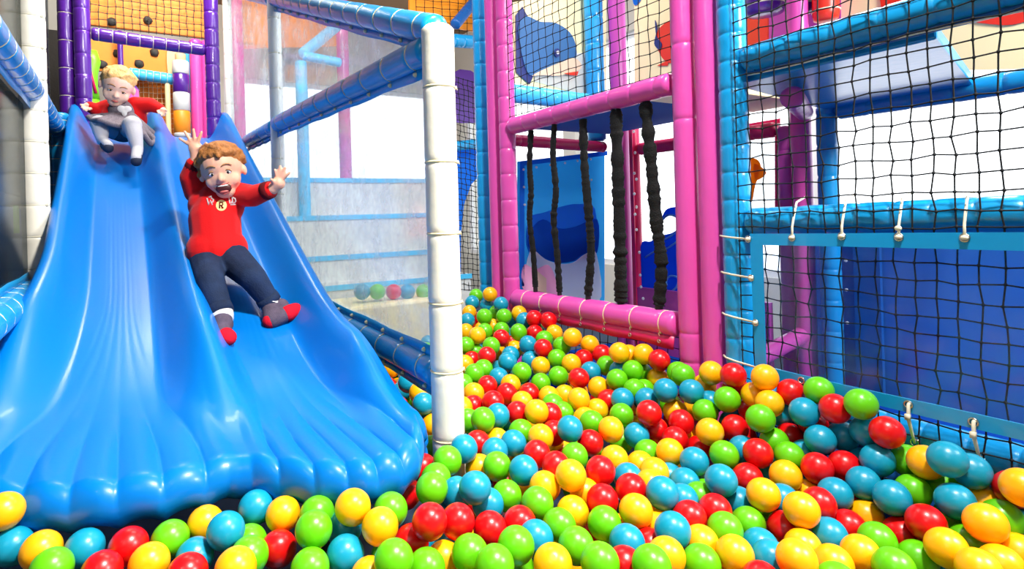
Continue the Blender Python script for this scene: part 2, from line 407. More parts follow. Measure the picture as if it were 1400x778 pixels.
# clear panel with blue border, hung in front of the net
XP = XW - .06
def px(x, y, X=XP): return onX(x, y, X)
t = thing('plastic_screen', px(1200, 570), 'clear plastic panel with blue eyelet border on the net wall', 'plastic screen')
def sec(x, y): return px(x, y)
top_o = [(1026, 319.5), (1150, 319), (1280, 318), (1400, 317.5), (1480, 317)]; top_i = [(1043, 335), (1150, 337), (1280, 340), (1400, 343), (1480, 346)]
bot_i = [(1048, 501), (1150, 525), (1280, 553), (1400, 580), (1480, 599)]; bot_o = [(1034, 512), (1150, 541), (1280, 573), (1400, 602), (1480, 621)]
MBb = strip([px(*p) for p in top_o], [px(*p) for p in top_i], XN, .004); MBb.build('border', MT['blue'], t, False)
strip([px(*p) for p in bot_i], [px(*p) for p in bot_o], XN, .004).build('border', MT['blue'], t, False)
strip([px(1026, 319.5), px(1043, 335)], [px(1034, 512), px(1048, 501)], XN, .004).build('border', MT['blue'], t, False)
strip([px(*p) for p in top_i], [px(*p) for p in bot_i], Vector((1, 0, 0)), .0015).build('clear_sheet', MT['pvc'], t, False)
TE = [(1023, 327), (1083, 325), (1151, 323), (1229, 324), (1319, 325)]; LE = [(1027, 380), (1033, 441)]; BE = [(1049, 507), (1096, 520), (1242, 553), (1331, 577)]
for p in TE + LE + BE: eyelet(px(*p, XP - .004), XN, t, .0085)
# ties
tt = []
for i, (x, y) in enumerate(TE[1:]):
    a = px(x, y, XP - .009); mb = MB()
    b = W(XW - .047, a.y + .004, -.03); c = W(XW - .02, a.y + .006, .01)
    mb.tube([a + Vector((.012, 0, 0)), a, lerp(a, b, .5) + XN * .006, b + XN * .004, c + XN * .012, W(XW, a.y, .024)], .0032, 8); mb.ell(a + XN * .002, (.007, .008, .006), None, 10, 8)
    if i == 2: mb.ell(lerp(a, b, .4) + XN * .008, (.006, .008, .007), None, 10, 8)
    mb.build('cable_tie', MT['wtie'], t)
for (x, y) in [TE[0]] + LE + [BE[0]]:
    a = px(x, y, XP - .009); mb = MB()
    mb.tube([a + Vector((.012, 0, 0)), a, W(XW - .052, 1.16, a.z - H + .003), W(XW - .046, 1.195, a.z - H + .006), W(XW - .03, 1.215, a.z - H + .007)], .003, 8); mb.ell(a + XN * .002, (.006, .008, .006), None, 10, 8)
    mb.build('cable_tie', MT['wtie'], t)
# lower blue skirt with its own eyelets
sk = thing('skirt_flap', W(XW - .056, .6, -.85), 'dark blue skirt flap with eyelets below the blue foot rail', 'vinyl flap')
ys = [.1 + .052 * i for i in range(21)]
strip([W(XW - .02, y, -.612) for y in ys], [W(XW - .05, y, -.86) for y in ys], XN, .003).build('flap', MT['dblue'], sk)
MB().tube([W(XW - .027, y, -.632) for y in ys], .003, 6).build('piping', MT['blue'], sk)
for (x, y), (x2, y2) in (((1242, 553), (1251, 605)), ((1331, 577), (1341, 630))):
    e = onX(x2, y2, XW - .042); eyelet(e, XN, sk, .009)
    MB().ell(e + Vector((.002, 0, 0)), (.002, .007, .007), None, 12, 8).build('eyelet_hole', MT['dark'], sk)
    a = px(x, y, XP - .01); mb = MB()
    mb.tube([a + Vector((.01, 0, .004)), a, lerp(a, e, .35) + XN * .012, lerp(a, e, .8) + XN * .006, e + XN * .002, e + Vector((.01, 0, 0))], [.004, .004, .0045, .0036, .003, .003], 8)
    mb.box(lerp(a, e, .3) + XN * .014, (.008, .011, .014)); mb.build('cable_tie', MT['wtie'], t)

# black elastic ropes in the pink bay
BANDS = [([(726, 178), (724, 225), (726, 262), (724, 300), (729, 345), (732, 392)], 9, 'thin wavy'), ([(758, 170), (756, 212), (760, 260), (757, 300), (762, 350), (765, 399)], 9.5, 'wavy'),
         ([(797, 163), (799, 225), (805, 295), (808, 345), (804, 403)], 12, 'straight'), ([(842, 150), (845, 250), (848, 350), (849, 413)], 18, 'broad'), ([(882, 140), (890, 220), (897, 300), (904, 360), (901, 417)], 17, 'broad slanting')]
for n, (pp, w, wd) in enumerate(BANDS):
    pts = [onX(x, y, XW) for x, y in pp]; fine = []; rad = []
    K = 110
    for i in range(K + 1):
        u = i / K * (len(pts) - 1); j = min(int(u), len(pts) - 2); q = u - j
        p0, p1, p2, p3 = pts[max(j - 1, 0)], pts[j], pts[j + 1], pts[min(j + 2, len(pts) - 1)]
        fine.append(.5 * (2 * p1 + (p2 - p0) * q + (2 * p0 - 5 * p1 + 4 * p2 - p3) * q * q + (3 * p1 - p0 - 3 * p2 + p3) * q ** 3))
        dep = (fine[-1] - CAM).dot(FWD)
        rad.append(w * 1.12 / 2 / FPX * dep * (1 + .28 * noise.noise(Vector((n * 9.1, i * .33, 0))) + .1 * rnd.uniform(-1, 1)))
    o = thing('elastic_rope', fine[-1], '%s black elastic rope, %s in the pink bay' % (wd, ['furthest', 'second from the far post', 'in the middle', 'second from the near post', 'nearest the near post'][n]), 'elastic rope', 'black elastic ropes in the pink bay')
    mb = MB().tube(fine, rad, 12, True, 0, False, .6); mb.build('ruffled_cover', MT['elastic'], o)
    MB().tube([fine[-1] + Vector((0, 0, .02)), fine[-1] - Vector((0, 0, .03))], rad[-1] * .55, 8).build('end_strap', MT['dark'], o)

# ------------------------------------------------------------------ behind the pit wall: the passage and its far frame
XB = 2.57
post('tall pink padded post behind the big net', XB, 1.455, -H, 1.5, .042, 'pink', 5, 9)
post('magenta padded post beside the tall pink one behind the big net', XB + .02, 1.53, -H, .36, .04, 'magenta', .3, .2)
post('plain blue padded post left of the bright window behind the net', XB, 1.345, -H, .42, .04, 'blue', .13, .1)
post('crimson padded post with white snaps behind the elastic ropes', XB, 2.42, -H, .7, .03, 'crimson', 5, 9)
post('magenta padded post behind the middle elastic ropes', XB, 2.53, -H, 1.6, .05, 'magenta', 5, 9)
post('pair post of blue padding in the corner behind the pink net', 2.47, 2.62, .42, 1.6, .055, 'blue', .16, .1)
rail('crimson padded rail over the wave picture behind the pink bay', W(XB, 1.57, .35), W(XB, 2.38, .35), .035, 'crimson', .2, .1)
rail('blue padded beam over the bright window behind the net', W(XB, .1, .392), W(XB, 1.3, .392), .04, 'blue', .14, .1)
rail('pink padded rail crossing under the deck behind the net', W(1.76, 1.02, .33), W(XB - .03, 1.42, .4), .034, 'magenta', .2, .1)
rail('pink padded floor rail leading to the tall pink post', W(1.8, 1.5, -.72), W(XB, 1.46, -.56), .036, 'pink', .2, .1)
rail('crimson padded rail above the sea picture at the passage end', W(1.78, 2.6, .40), W(XB - .06, 2.6, .385), .032, 'crimson', .2, .1)
rail('light blue padded rail under the whale picture', W(1.78, 2.62, .66), W(2.42, 2.62, .65), .05, 'lblue', .1, .05)
# decks overhead
tag(MB().poly([W(1.73, .64, .4), W(2.66, .87, .4), W(2.74, 1.38, .4), W(1.73, 1.2, .4)], UP, .04).build('play_deck', MT['blue'], None, False, .006), 'blue vinyl deck seen from below behind the big net', 'play deck', 'vinyl decks of the upper level')
tag(MB().poly([W(1.75, 1.7, .455), W(2.5, 1.7, .455), W(2.5, 2.55, .455), W(1.75, 2.55, .455)], UP, .04).build('play_deck', MT['matte'], None, False, .006), 'dark blue deck seen from below above the sea picture', 'play deck', 'vinyl decks of the upper level')
tag(MB().poly([W(1.75, 1.4, .44), W(2.54, 1.4, .44), W(2.54, 1.66, .44), W(1.75, 1.66, .44)], UP, .04).build('play_deck', MT['cream'], None, False, .006), 'cream deck edge beside the near elastic rope', 'play deck', 'vinyl decks of the upper level')

def cut(parent, name, pts, plane, val, m, layer=0, th=.004, origin=None):
    f = onX if plane == 'X' else onY; n = XN if plane == 'X' else YN
    q = [f(x, y, val) + n * (.006 * layer) for x, y in pts]
    return MB().poly(q, n, th).build(name, MT[m], parent, False)
def smoothpts(p, k=6, closed=True):
    out = []; n = len(p)
    for i in range(n):
        p0, p1, p2, p3 = [Vector((*p[(i + j - 1) % n], 0)) for j in range(4)]
        for s in range(k):
            q = s / k; v = .5 * (2 * p1 + (p2 - p0) * q + (2 * p0 - 5 * p1 + 4 * p2 - p3) * q * q + (3 * p1 - p0 - 3 * p2 + p3) * q ** 3); out.append((v.x, v.y))
    return out
def dots(parent, pts, plane, val, r=.008):
    for x, y in pts:
        c = (onX if plane == 'X' else onY)(x, y, val); n = XN if plane == 'X' else YN
        MB().ell(c + n * .01, (.006, r, r) if plane == 'X' else (r, .006, r), None, 10, 6).build('snap', MT['foam'], parent)
# whale picture
w = thing('whale_picture', onY(745, 110, 2.66), 'cut-out whale picture behind the black net of the pink bay', 'picture panel')
cut(w, 'backing', [(698, 4), (828, -20), (828, 138), (698, 112)], 'Y', 2.68, 'cream')
cut(w, 'backing_patch', [(730, 78), (806, 72), (812, 134), (730, 112)], 'Y', 2.68, 'foam', 1)
cut(w, 'navy_board', [(703, 22), (712, 10), (728, 40), (738, 80), (722, 116), (704, 100)], 'Y', 2.68, 'navy', 2)  # navy cut-out layered behind the whale body
cut(w, 'body', smoothpts([(706, 40), (716, 24), (735, 31), (757, 33), (776, 46), (784, 64), (783, 82), (762, 86), (738, 97), (722, 104), (712, 82)], 5), 'Y', 2.68, 'whale', 3)
cut(w, 'belly', smoothpts([(724, 105), (740, 96), (765, 86), (780, 81), (790, 88), (789, 96), (776, 101), (758, 105), (738, 104)], 5), 'Y', 2.68, 'beige', 4)
cut(w, 'mouth', [(767, 102), (786, 99), (784, 105), (772, 104)], 'Y', 2.68, 'red', 5)
cut(w, 'eye', [(757 + 4 * math.cos(a * PI / 6), 74 + 6 * math.sin(a * PI / 6)) for a in range(12)], 'Y', 2.68, 'navy', 5)
cut(w, 'pupil', [(757 + 1.8 * math.cos(a * PI / 5), 74 + 2.6 * math.sin(a * PI / 5)) for a in range(10)], 'Y', 2.68, 'foam', 6)
# orange fish picture
w = thing('fish_picture', onX(905, 95, XB + .05), 'orange fish picture on cream board left of the near pink post', 'picture panel')
cut(w, 'backing', [(868, -30), (975, -60), (975, 112), (868, 122)], 'X', XB + .05, 'cream')
cut(w, 'body', smoothpts([(898, 52), (904, 38), (920, 28), (945, 30), (950, 60), (930, 86), (912, 84), (902, 70)], 5), 'X', XB + .05, 'red', 1)
cut(w, 'tail', [(900, 90), (916, 82), (914, 90)], 'X', XB + .05, 'red', 1)
cut(w, 'fin', smoothpts([(898, 28), (901, 40), (897, 60), (904, 68), (907, 60), (900, 50)], 4), 'X', XB + .05, 'navy', 2)
cut(w, 'arch', smoothpts([(866, -20), (868, 6), (876, 2), (884, -20)], 4), 'X', XB + .05, 'sea2', 1)
# sea picture at the passage end
w = thing('sea_picture', onY(765, 410, 2.64), 'blue sea picture panel behind the thin elastic ropes', 'picture panel')
cut(w, 'backing', [(707, 221), (826, 207), (826, 425), (707, 395)], 'Y', 2.66, 'sea1')
cut(w, 'distant_wave', smoothpts([(722, 300), (745, 290), (768, 282), (790, 279), (812, 286), (813, 350), (790, 356), (760, 358), (722, 345)], 4), 'Y', 2.66, 'sea2', 1)
cut(w, 'near_wave', smoothpts([(722, 318), (740, 300), (762, 312), (785, 310), (814, 300), (814, 345), (795, 347), (780, 357), (760, 359), (742, 352), (722, 340)], 4), 'Y', 2.66, 'sea3', 2)
cut(w, 'white_water', smoothpts([(722, 343), (742, 354), (760, 360), (780, 359), (796, 348), (812, 347), (812, 418), (722, 400)], 4), 'Y', 2.66, 'foam', 3)
cut(w, 'pink_patch', smoothpts([(712, 362), (728, 368), (746, 362), (756, 384), (756, 405), (712, 396)], 4), 'Y', 2.66, 'pinkp', 4)
cut(w, 'brown_patch', [(727, 368), (742, 380), (742, 400), (728, 396)], 'Y', 2.66, 'beige', 5)
cut(w, 'frame', [(707, 221), (826, 207), (826, 213), (713, 227), (713, 390), (707, 392)], 'Y', 2.66, 'sea2', 4)
dots(w, [(714.5, 232), (732, 229), (751, 226), (771, 223), (788, 220), (806, 218), (807, 246), (715, 256), (716, 280)], 'Y', 2.63, .007)
# wave picture on the far frame
w = thing('wave_picture', onX(910, 420, XB), 'deep blue curling wave picture behind the near elastic rope', 'picture panel')
cut(w, 'wave', smoothpts([(876, 420), (876, 338), (890, 330), (905, 322), (920, 318), (930, 308), (924, 296), (913, 296), (904, 304), (910, 288), (922, 283), (936, 286), (960, 300), (972, 340), (972, 440)], 4), 'X', XB, 'sea3')
for a in ([(905, 304), (914, 294), (926, 297), (931, 308), (922, 320), (908, 328), (897, 330)], [(913, 390), (916, 378), (928, 380), (926, 392), (916, 402), (926, 406), (936, 402)], [(884, 352), (896, 344), (912, 340), (926, 330)], [(882, 410), (886, 400), (896, 398)]):
    MB().tube([onX(x, y, XB) + XN * .006 for x, y in smoothpts(a, 4)[:-4]], .006, 6).build('foam_line', MT['swirl'], w)
w = thing('snap_strip', W(XB - .03, 2.42, -.7), 'vertical strip of white snaps down the crimson post', 'snap strip')
MB().box(W(XB - .045, 2.4, -.13), (.006, .02, 1.32)).build('band', MT['crimson'], w, False)
dots(w, [(868, 180), (870, 209), (869, 237), (872, 245), (869, 265), (872, 283), (870, 293), (872, 314), (876, 345), (877, 376), (881, 408), (878, 392)], 'X', XB - .05, .009)
# small window frame and duck picture behind the net, left
w = thing('duck_picture', onX(1035, 285, XB + .06), 'orange bird picture on clear sheet behind the net beside the blue post', 'picture panel')
cut(w, 'backing', [(1008, 176), (1066, 166), (1066, 284), (1008, 296)], 'X', XB + .06, 'sheet')
cut(w, 'head', smoothpts([(1016, 222), (1036, 218), (1042, 234), (1034, 252), (1028, 278), (1012, 288)], 4), 'X', XB + .06, 'bird', 1)
cut(w, 'beak', smoothpts([(1034, 224), (1050, 236), (1036, 246)], 4), 'X', XB + .06, 'bird', 2)
cut(w, 'frame', [(1008, 172), (1068, 162), (1068, 288), (1061, 290), (1061, 173), (1008, 182)], 'X', XB + .06, 'crimson', 1)
dots(w, [(1026, 178), (1066, 171), (1069, 216), (1071, 264)], 'X', XB + .04, .009)
# upper boards and punch bags behind the net
w = thing('upper_board', W(XB + .3, .9, .5), 'cream upper board with red arcs behind the top of the big net', 'picture panel')
cut(w, 'backing', [(1150, -60), (1520, -140), (1520, 92), (1320, 96), (1150, 40)], 'X', XB + .3, 'cream')
cut(w, 'red_arc', smoothpts([(1330, 24), (1362, 34), (1396, 32), (1440, 12), (1440, -10)], 4), 'X', XB + .3, 'red', 1)
cut(w, 'orange_mark', [(1204, -6), (1238, -14), (1236, 4), (1206, 10)], 'X', XB + .3, 'red', 1)
w = thing('upper_board', W(XB + .25, 1.6, .5), 'orange and pink upper board behind the punch bags', 'picture panel')
cut(w, 'backing', [(1006, -40), (1052, -50), (1052, 60), (1006, 70)], 'X', XB + .25, 'red')
cut(w, 'pink_band', [(1050, -50), (1150, -70), (1150, 28), (1050, 62)], 'X', XB + .25, 'magenta', 0)
for (x0, x1, yb, m, lb) in ((1020, 1071, 20, 'purple', 'fat purple punch bag hanging nearest the blue post'), (1081, 1111, 19, 'purple', 'slim purple punch bag between the fat one and the red one'), (1113, 1146, 28, 'red', 'red punch bag hanging right of the purple ones')):
    c = onX((x0 + x1) / 2, yb, XB + .05); dep = (c - CAM).dot(FWD); r = (x1 - x0) / 2 / FPX * dep
    o = thing('punch_bag', c, lb, 'punch bag', 'punch bags behind the net')
    MB().rings([[c + Vector((math.cos(2 * PI * a / 20) * r * q, math.sin(2 * PI * a / 20) * r * q, z)) for a in range(20)] for q, z in ((.6, -.004), (.92, .004), (1, .03), (1, .5), (.9, .54))]).build('bag', MT[m], o)
    MB().tube([c + Vector((0, 0, .53)), c + Vector((0, 0, .9))], .008, 6).build('hanging_strap', MT['dark'], o)
    mb = MB(); ring(mb, c + Vector((0, 0, .04)), (0, 0, 1), r, .004, 24); mb.build('rim_band', MT['wtie'], o)
# blue passage wall seen through the clear panel
bw_ = thing('padded_wall', W(XB + .1, .7, -H), 'blue padded passage wall seen through the clear panel', 'padded wall')
strip([W(XB + .12, .0 + i * .1, -.02) for i in range(16)], [W(XB + .12, .0 + i * .1, -H) for i in range(16)], Vector((1, 0, 0)), .05).build('panel', MT['pad'], bw_, False)
MB().box(W(XB + .1, 1.25, -.6), (.02, .1, 1.1)).build('edge_strip', MT['dblue'], bw_, False)
dots(bw_, [(1158, 356), (1159, 396), (1160, 441)], 'X', XB + .08, .007)
fl = tag(MB().box(W(2.16, 1.3, -.82), (.78, 2.6, .06)).build('passage_mat', MT['sea3'], None, False, .01), 'blue foam mat on the passage floor behind the nets', 'floor mat')
lw = tag(strip([W(XB - .01, 1.6 + i * .1, -.44) for i in range(9)], [W(XB - .01, 1.6 + i * .1, -.8) for i in range(9)], XN, .03).build('kick_board', MT['magenta'], None, False), 'magenta kick panel seen under the lower pink rail', 'kick board')

# ------------------------------------------------------------------ the double wave slide
def smooth(x, a, b):
    q = min(1, max(0, (x - a) / (b - a))); return q * q * (3 - 2 * q)
def bed(Y):
    """height of the sliding bed along the slide (Y is the distance into the room)"""
    s = .464 * (Y - 2.64) - .195
    k = .055; lo = -.553
    z = lo + k * math.log(1 + math.exp(min(40, (s - lo) / k)))
    hi = .585; k2 = .03
    return hi - k2 * math.log(1 + math.exp(min(40, (hi - z) / k2)))
YT, YE = 4.55, 1.3
LIP = [(-.42, 1.74), (-.33, 1.68), (-.25, 1.61), (-.15, 1.54), (-.05, 1.495), (.06, 1.47), (.14, 1.475), (.20, 1.48), (.25, 1.455), (.30, 1.40), (.37, 1.325), (.45, 1.28), (.53, 1.275), (.59, 1.305), (.63, 1.36), (.67, 1.47)]
def lip_end(X):
    for (x0, y0), (x1, y1) in zip(LIP, LIP[1:]):
        if X <= x1:
            q = smooth(X, x0, x1) if False else max(0, min(1, (X - x0) / (x1 - x0))); return y0 + (y1 - y0) * q
    return LIP[-1][1]
def edges(t):
    """left edge, ridge and right edge of the slide at t (0 top, 1 lip)"""
    f = smooth(t, .62, 1.0)
    return -.225 - .135 * f, .207 + .03 * f, .635 + .03 * smooth(t, .75, 1)
def ridge_h(t):
    hs = .185 - .02 * smooth(t, .05, .3)
    left = hs * (1 - .93 * smooth(t, .74, .985)); right = hs * (1 - .86 * smooth(t, .86, 1.0)); mid = hs * (1 - smooth(t, .78, .985))
    return left, right, mid
def slide_pt(a, t):
    """a: -1..0 left lane, 0..1 right lane"""
    XL, XM, XR = edges(t)
    X = XM + (XM - XL) * a if a < 0 else XM + (XR - XM) * a
    YL = lip_end(X) * .6 + lip_end(edges(1)[1] + (edges(1)[1] - edges(1)[0]) * a if a < 0 else edges(1)[1] + (edges(1)[2] - edges(1)[1]) * a) * .4
    Y = YT + (YL - YT) * t
    Yn = YT + (YE - YT) * t
    z = bed(Yn + (Y - Yn) * .35)
    hl, hr, hm = ridge_h(t); hs = hl if a < 0 else hr
    q = 2 * abs(a) - 1                                   # -1 at the middle ridge, 1 at the outer ridge
    wall = abs(q)
    h = hm if q < 0 else hs
    prof = smooth(wall, .42, 1.0) ** 1.2
    z += h * prof
    # flutes fanning out towards the lip
    sp = .26 + .74 * smooth(t, .66, .99)
    if abs(q) < sp:
        w = q / sp
        amp = (.0006 * smooth(t, .3, .5) + .015 * smooth(t, .82, 1.0) ** 1.3) * (1 - smooth(abs(w), .82, 1))
        z += amp * (abs(math.cos(w * PI * 3.5)) ** .7 - .6)
    return X, Y, z
NA, NT = 180, 170
grid = []
As = [-1 + 2 * i / NA for i in range(NA + 1)]
Ts = [1 - (1 - i / NT) ** 1.25 for i in range(NT + 1)]
for t in Ts:
    row = []
    for a in As: row.append(Vector(slide_pt(a, t)))
    # rolled outer flanges
    L0, R0 = row[0], row[-1]
    def flange(p, sgn):
        out = []
        d = .14 - .08 * smooth(t, .8, 1)
        for ang in (35, 75, 110): out.append(p + Vector((sgn * .022 * math.sin(math.radians(ang)), 0, -.022 * (1 - math.cos(math.radians(ang))))))
        out.append(p + Vector((sgn * .024, 0, -.07 * d / .14))); out.append(p + Vector((sgn * .022, 0, -d)))
        return out
    row = flange(L0, -1)[::-1] + row + flange(R0, 1)
    grid.append(row)
# lip rolls over and under
last = grid[-1]; prev = grid[-4]
for ang in (14, 30, 48, 68, 90, 115, 140):
    an = math.radians(ang); row = []
    for i, p in enumerate(last):
        q = (i - 5) / NA; q = max(0, min(1, q)); aa = -1 + 2 * q; qq = 2 * abs(aa) - 1
        d = last[i] - prev[i]; d.z = 0; d.normalize()
        r = .042
        sc = 1 + .13 * (abs(math.cos(qq * PI * 3.5)) ** .6 - .6) * (1 - smooth(abs(qq), .9, 1))
        row.append(p + d * (r * math.sin(an) * sc) + Vector((0, 0, -r * (1 - math.cos(an)) * 1.1)))
    grid.append(row)
for dz, dy in ((-.1, .03), (-.1, .12)):
    grid.append([Vector((p.x, p.y + dy * .2 + .02, p.z + dz * .12)) for p in grid[-1]])
nr = len(grid[0]); mb = MB()
mb.add([W(*p) for r in grid for p in r], [(i * nr + j, i * nr + j + 1, (i + 1) * nr + j + 1, (i + 1) * nr + j) for i in range(len(grid) - 1) for j in range(nr - 1)])
sl = thing('slide', W(.2, 2.9, -.75), 'big blue two-lane wave slide running down into the ball pit', 'slide')
chute = mb.build('chute', MT['slide'], sl)
so = chute.modifiers.new('thickness', 'SOLIDIFY'); so.thickness = .012; so.offset = 0
MB().box(W(.2, 4.6, .25), (.8, .06, .6)).build('end_bracket', MT['dblue'], sl, False, .01)
for y in (1.75, 3.0): 
    for x in (-.1, .5): MB().tube([W(x, y, -H), W(x, y, bed(y) - .12)], .025, 10).build('leg', MT['dark'], sl)
dk = tag(MB().box(W(.17, 5.0, .47), (1.0, .8, .1)).build('platform', MT['dblue'], None, False, .01), 'dark blue platform behind the top of the slide', 'platform')
MBp = MB().box(W(.17, 5.0, -.36), (.9, .7, 1.56)).build('platform_base', MT['dark'], dk, False)

# ------------------------------------------------------------------ frame around the slide
XR_, XL_ = .78, -.3
post('white padded post with cream ties standing at the front corner of the slide', XR_, 1.455, -H, .535, .046, 'white', .19, .1, 'tie', tail=Vector((.7, -.3, 0)), ties=[.325, .525, .715, .905, 1.10, 1.30, 1.51], tr=.0034)
post('pale grey padded post in the clear side screen beside the slide', XR_, 3.42, -H, 1.6, .037, 'grey', .2, .1, 'wtie', tail=Vector((.4, -.9, 0)))
post('thin pale grey post at the far end of the clear side screen', XR_, 5.05, -H, 1.9, .034, 'grey', .2, .1, 'wtie', tail=Vector((.4, -.9, 0)))
def hem_rail(o, P0, P1, r, n, m, below=True, drop=.035, ey=True):
    P0, P1 = Vector(P0), Vector(P1); s = -1 if below else 1; K = 16
    tp = [lerp(P0, P1, i / K) + Vector((-.004, 0, s * r * .85)) for i in range(K + 1)]
    bt = [lerp(P0, P1, i / K) + Vector((-.004, 0, s * (r * .85 + drop * (1 + .08 * math.sin(i * 1.7))))) for i in range(K + 1)]
    strip(tp, bt, XN, .003).build('hem', MT[m], o)
    for i in range(n):
        c = lerp(P0, P1, (i + .5) / n) + Vector((-.009, 0, s * (r * .85 + drop * .5)))
        mb = MB(); ring(mb, c, XN, .006, .002, 12); mb.ell(c + XN * .003, (.006, .006, .006), None, 8, 6); mb.build('cord_knot', MT['tie'], o)
def cord_rail(label, P0, P1, r, m, n, **k):
    L = (Vector(P1) - Vector(P0)).length
    return rail(label, P0, P1, r, m, ties=[L * (i + .5) / n for i in range(n)], tie='tie', tr=.0019, wr=.03, depth=.05, **k) if False else padded('padded_rail', label, 'padded rail', P0, P1, r, MT[m], ties=[L * (i + .5) / n for i in range(n)], tie=MT['tie'], tr=.0019, wr=.03, group=G_RAIL)
A, B = W(XR_, 1.49, .478), W(XR_, 3.39, .545); o = cord_rail('level blue padded rail meeting the top of the white front post', A, B, .046, 'blue', 10); hem_rail(o, A, B, .046, 10, 'blue')
A, B = W(XR_, 3.45, .54), W(XR_, 4.3, .56); o = cord_rail('short blue padded rail between the slide top and the grey post', A, B, .044, 'blue', 4); hem_rail(o, A, B, .044, 4, 'blue')
A, B = W(XR_, 1.46, .525), W(XR_, 3.4, 1.26); o = cord_rail('sloping blue padded rail rising from the white front post', A, B, .043, 'blue', 13); hem_rail(o, A, B, .043, 13, 'blue')
A, B = W(XR_, 3.44, 1.27), W(XR_, 5.0, 1.86); o = cord_rail('sloping blue padded rail beyond the grey post, near the ceiling', A, B, .043, 'blue', 8)
A, B = W(XR_, 1.5, -.455), W(XR_, 3.4, -.40); o = cord_rail('blue padded rail low beside the slide, behind the white post', A, B, .043, 'blue', 12); hem_rail(o, A, B, .043, 12, 'blue', True); hem_rail(o, A, B, .043, 12, 'blue', False)
# clear side screens
def screen(name, label, pts, m, X, group=None):
    o = tag(MB().poly([W(X, y, z) for y, z in pts], Vector((1, 0, 0)), .0012).build(name, MT[m], None, False), label, 'plastic screen', group); return o
screen('clear_screen', 'large clear plastic screen right of the slide, scuffed and cloudy', [(1.5, -.44), (3.39, -.4), (3.39, 1.24), (1.5, .52)], 'sheet', XR_ + .004)
screen('clear_screen', 'clear plastic screen between the two grey posts above the slide', [(3.46, -.3), (5.02, -.3), (5.02, 1.84), (3.46, 1.26)], 'sheet', XR_ + .004)
# left side of the slide
post('white padded post at the left edge of the slide', XL_, 3.0, -H, 1.7, .05, 'white', .13, .07, 'wtie', tail=Vector((.75, -.6, 0)))
A, B = W(XL_, .9, .52), W(XL_, 2.96, .56); o = cord_rail('blue padded rail at the left running to the white post', A, B, .045, 'blue', 15); hem_rail(o, A, B, .045, 10, 'blue')
A, B = W(XL_, 3.04, .56), W(XL_, 4.1, .56); o = cord_rail('blue padded rail beyond the left white post', A, B, .045, 'blue', 8)
post('blue padded post behind the left white post', XL_ + .01, 4.14, -H, .66, .05, 'blue', .075, .04, 'wtie')
A, B = W(XL_ - .02, .9, -.27), W(XL_ - .02, 2.96, -.26); o = cord_rail('blue padded rail low at the left edge of the slide', A, B, .05, 'blue', 14); hem_rail(o, A, B, .05, 12, 'blue', False)
screen('clear_screen', 'smoky clear screen left of the slide below the upper rail', [(.9, -.22), (2.96, -.2), (2.96, .5), (.9, .47)], 'sheet2', XL_ - .03)
screen('clear_screen', 'smoky clear screen left of the slide above the upper rail', [(.9, .57), (2.96, .61), (2.96, 1.69), (.9, 1.69)], 'sheet2', XL_ - .03)
screen('clear_screen', 'smoky clear screen between the left white post and the purple posts', [(3.06, -.2), (4.1, -.2), (4.1, 1.69), (3.06, 1.69)], 'sheet2', XL_ - .03)
tw = thing('padded_wall', W(-.9, 3, -H), 'dim teal padded wall seen through the smoky screen at far left', 'padded wall')
MB().box(W(-.7, 4.6, -.5), (.06, 5.4, 1.3)).build('panel', MT['pad'], tw, False, .02)
MB().box(W(-.7, 4.6, 1.1), (.06, 5.4, 1.7)).build('upper_panel', MT['hold'], tw, False, .02)
MB().box(W(-.66, 5.4, .06), (.02, .12, .2)).build('lime_mark', MT['lime'], tw, False)

tag(MB().box(W(-.5, 6.9, .4), (.5, .06, 3.0)).build('wall_pad', MT['hold'], None, False, .01), 'dark grey pad behind the smoky screens at far left', 'wall pad')
# ------------------------------------------------------------------ purple frame and climbing room at the top
YP = 4.32
post('purple padded post nearest the left smoky screen', -.262, YP + .04, -.1, 1.8, .045, 'purple', .17, .05, 'wtie')
post('smooth purple padded post beside the small child', -.178, YP, .3, 1.8, .046, 'purple', .14, .06)
post('purple padded post at the right of the slide top', .565, YP, .3, 1.8, .047, 'purple', .12, .05)
rail('purple padded rail across the slide entrance', W(-.13, YP, 1.196), W(.52, YP, 1.172), .04, 'purple', .075, .04, 'wtie')
post('thin purple post behind the child, in front of the climbing boards', onY(165, 90, 5.25).x, 5.25, .5, 1.5, .02, 'purple', .3, .1)
def board(label, quad, Y, m, holds, th=.04):
    o = thing('climbing_board', onY(*quad[3], Y), label, 'climbing board', 'orange climbing boards behind the purple frame')
    MB().poly([onY(x, y, Y) for x, y in quad], Vector((0, 1, 0)), th).build('board', MT['orange'], o, False)
    for x, y in holds:
        c = onY(x, y, Y); mb = MB(); mb.ell(c, (.034, .034, .034), None, 12, 8)
        for v in mb.v: v += (v - c) * (.25 * noise.noise(v * 40))
        mb.build('hold', MT['hold'], o)
    return o
board('upper orange climbing board above the purple rail', [(108, -30), (292, -30), (286, 52), (112, 32)], 5.35, 'orange', [(202, 28), (153, 30)])
tag(netting(onY(112, 34, 5.3), onY(286, 54, 5.3) - onY(112, 34, 5.3), Vector((0, 0, .45)), 16, 8, .003, .006).build('safety_net', MT['hold']), 'dark net in front of the upper orange board', 'safety net', 'black safety nets')
board('left orange climbing board with two holds below the purple rail', [(124, 54), (166, 58), (168, 98), (128, 96)], 5.35, 'orange', [(161, 73), (140, 88)])
board('right orange climbing board with two holds and foam edge below the purple rail', [(167, 58), (231, 66), (231, 100), (170, 97)], 5.33, 'orange', [(211, 72), (190, 87)])
b = board('lower orange netted board beside the striped roller', [(170, 104), (241, 112), (241, 200), (170, 196)], 5.45, 'orange', [])
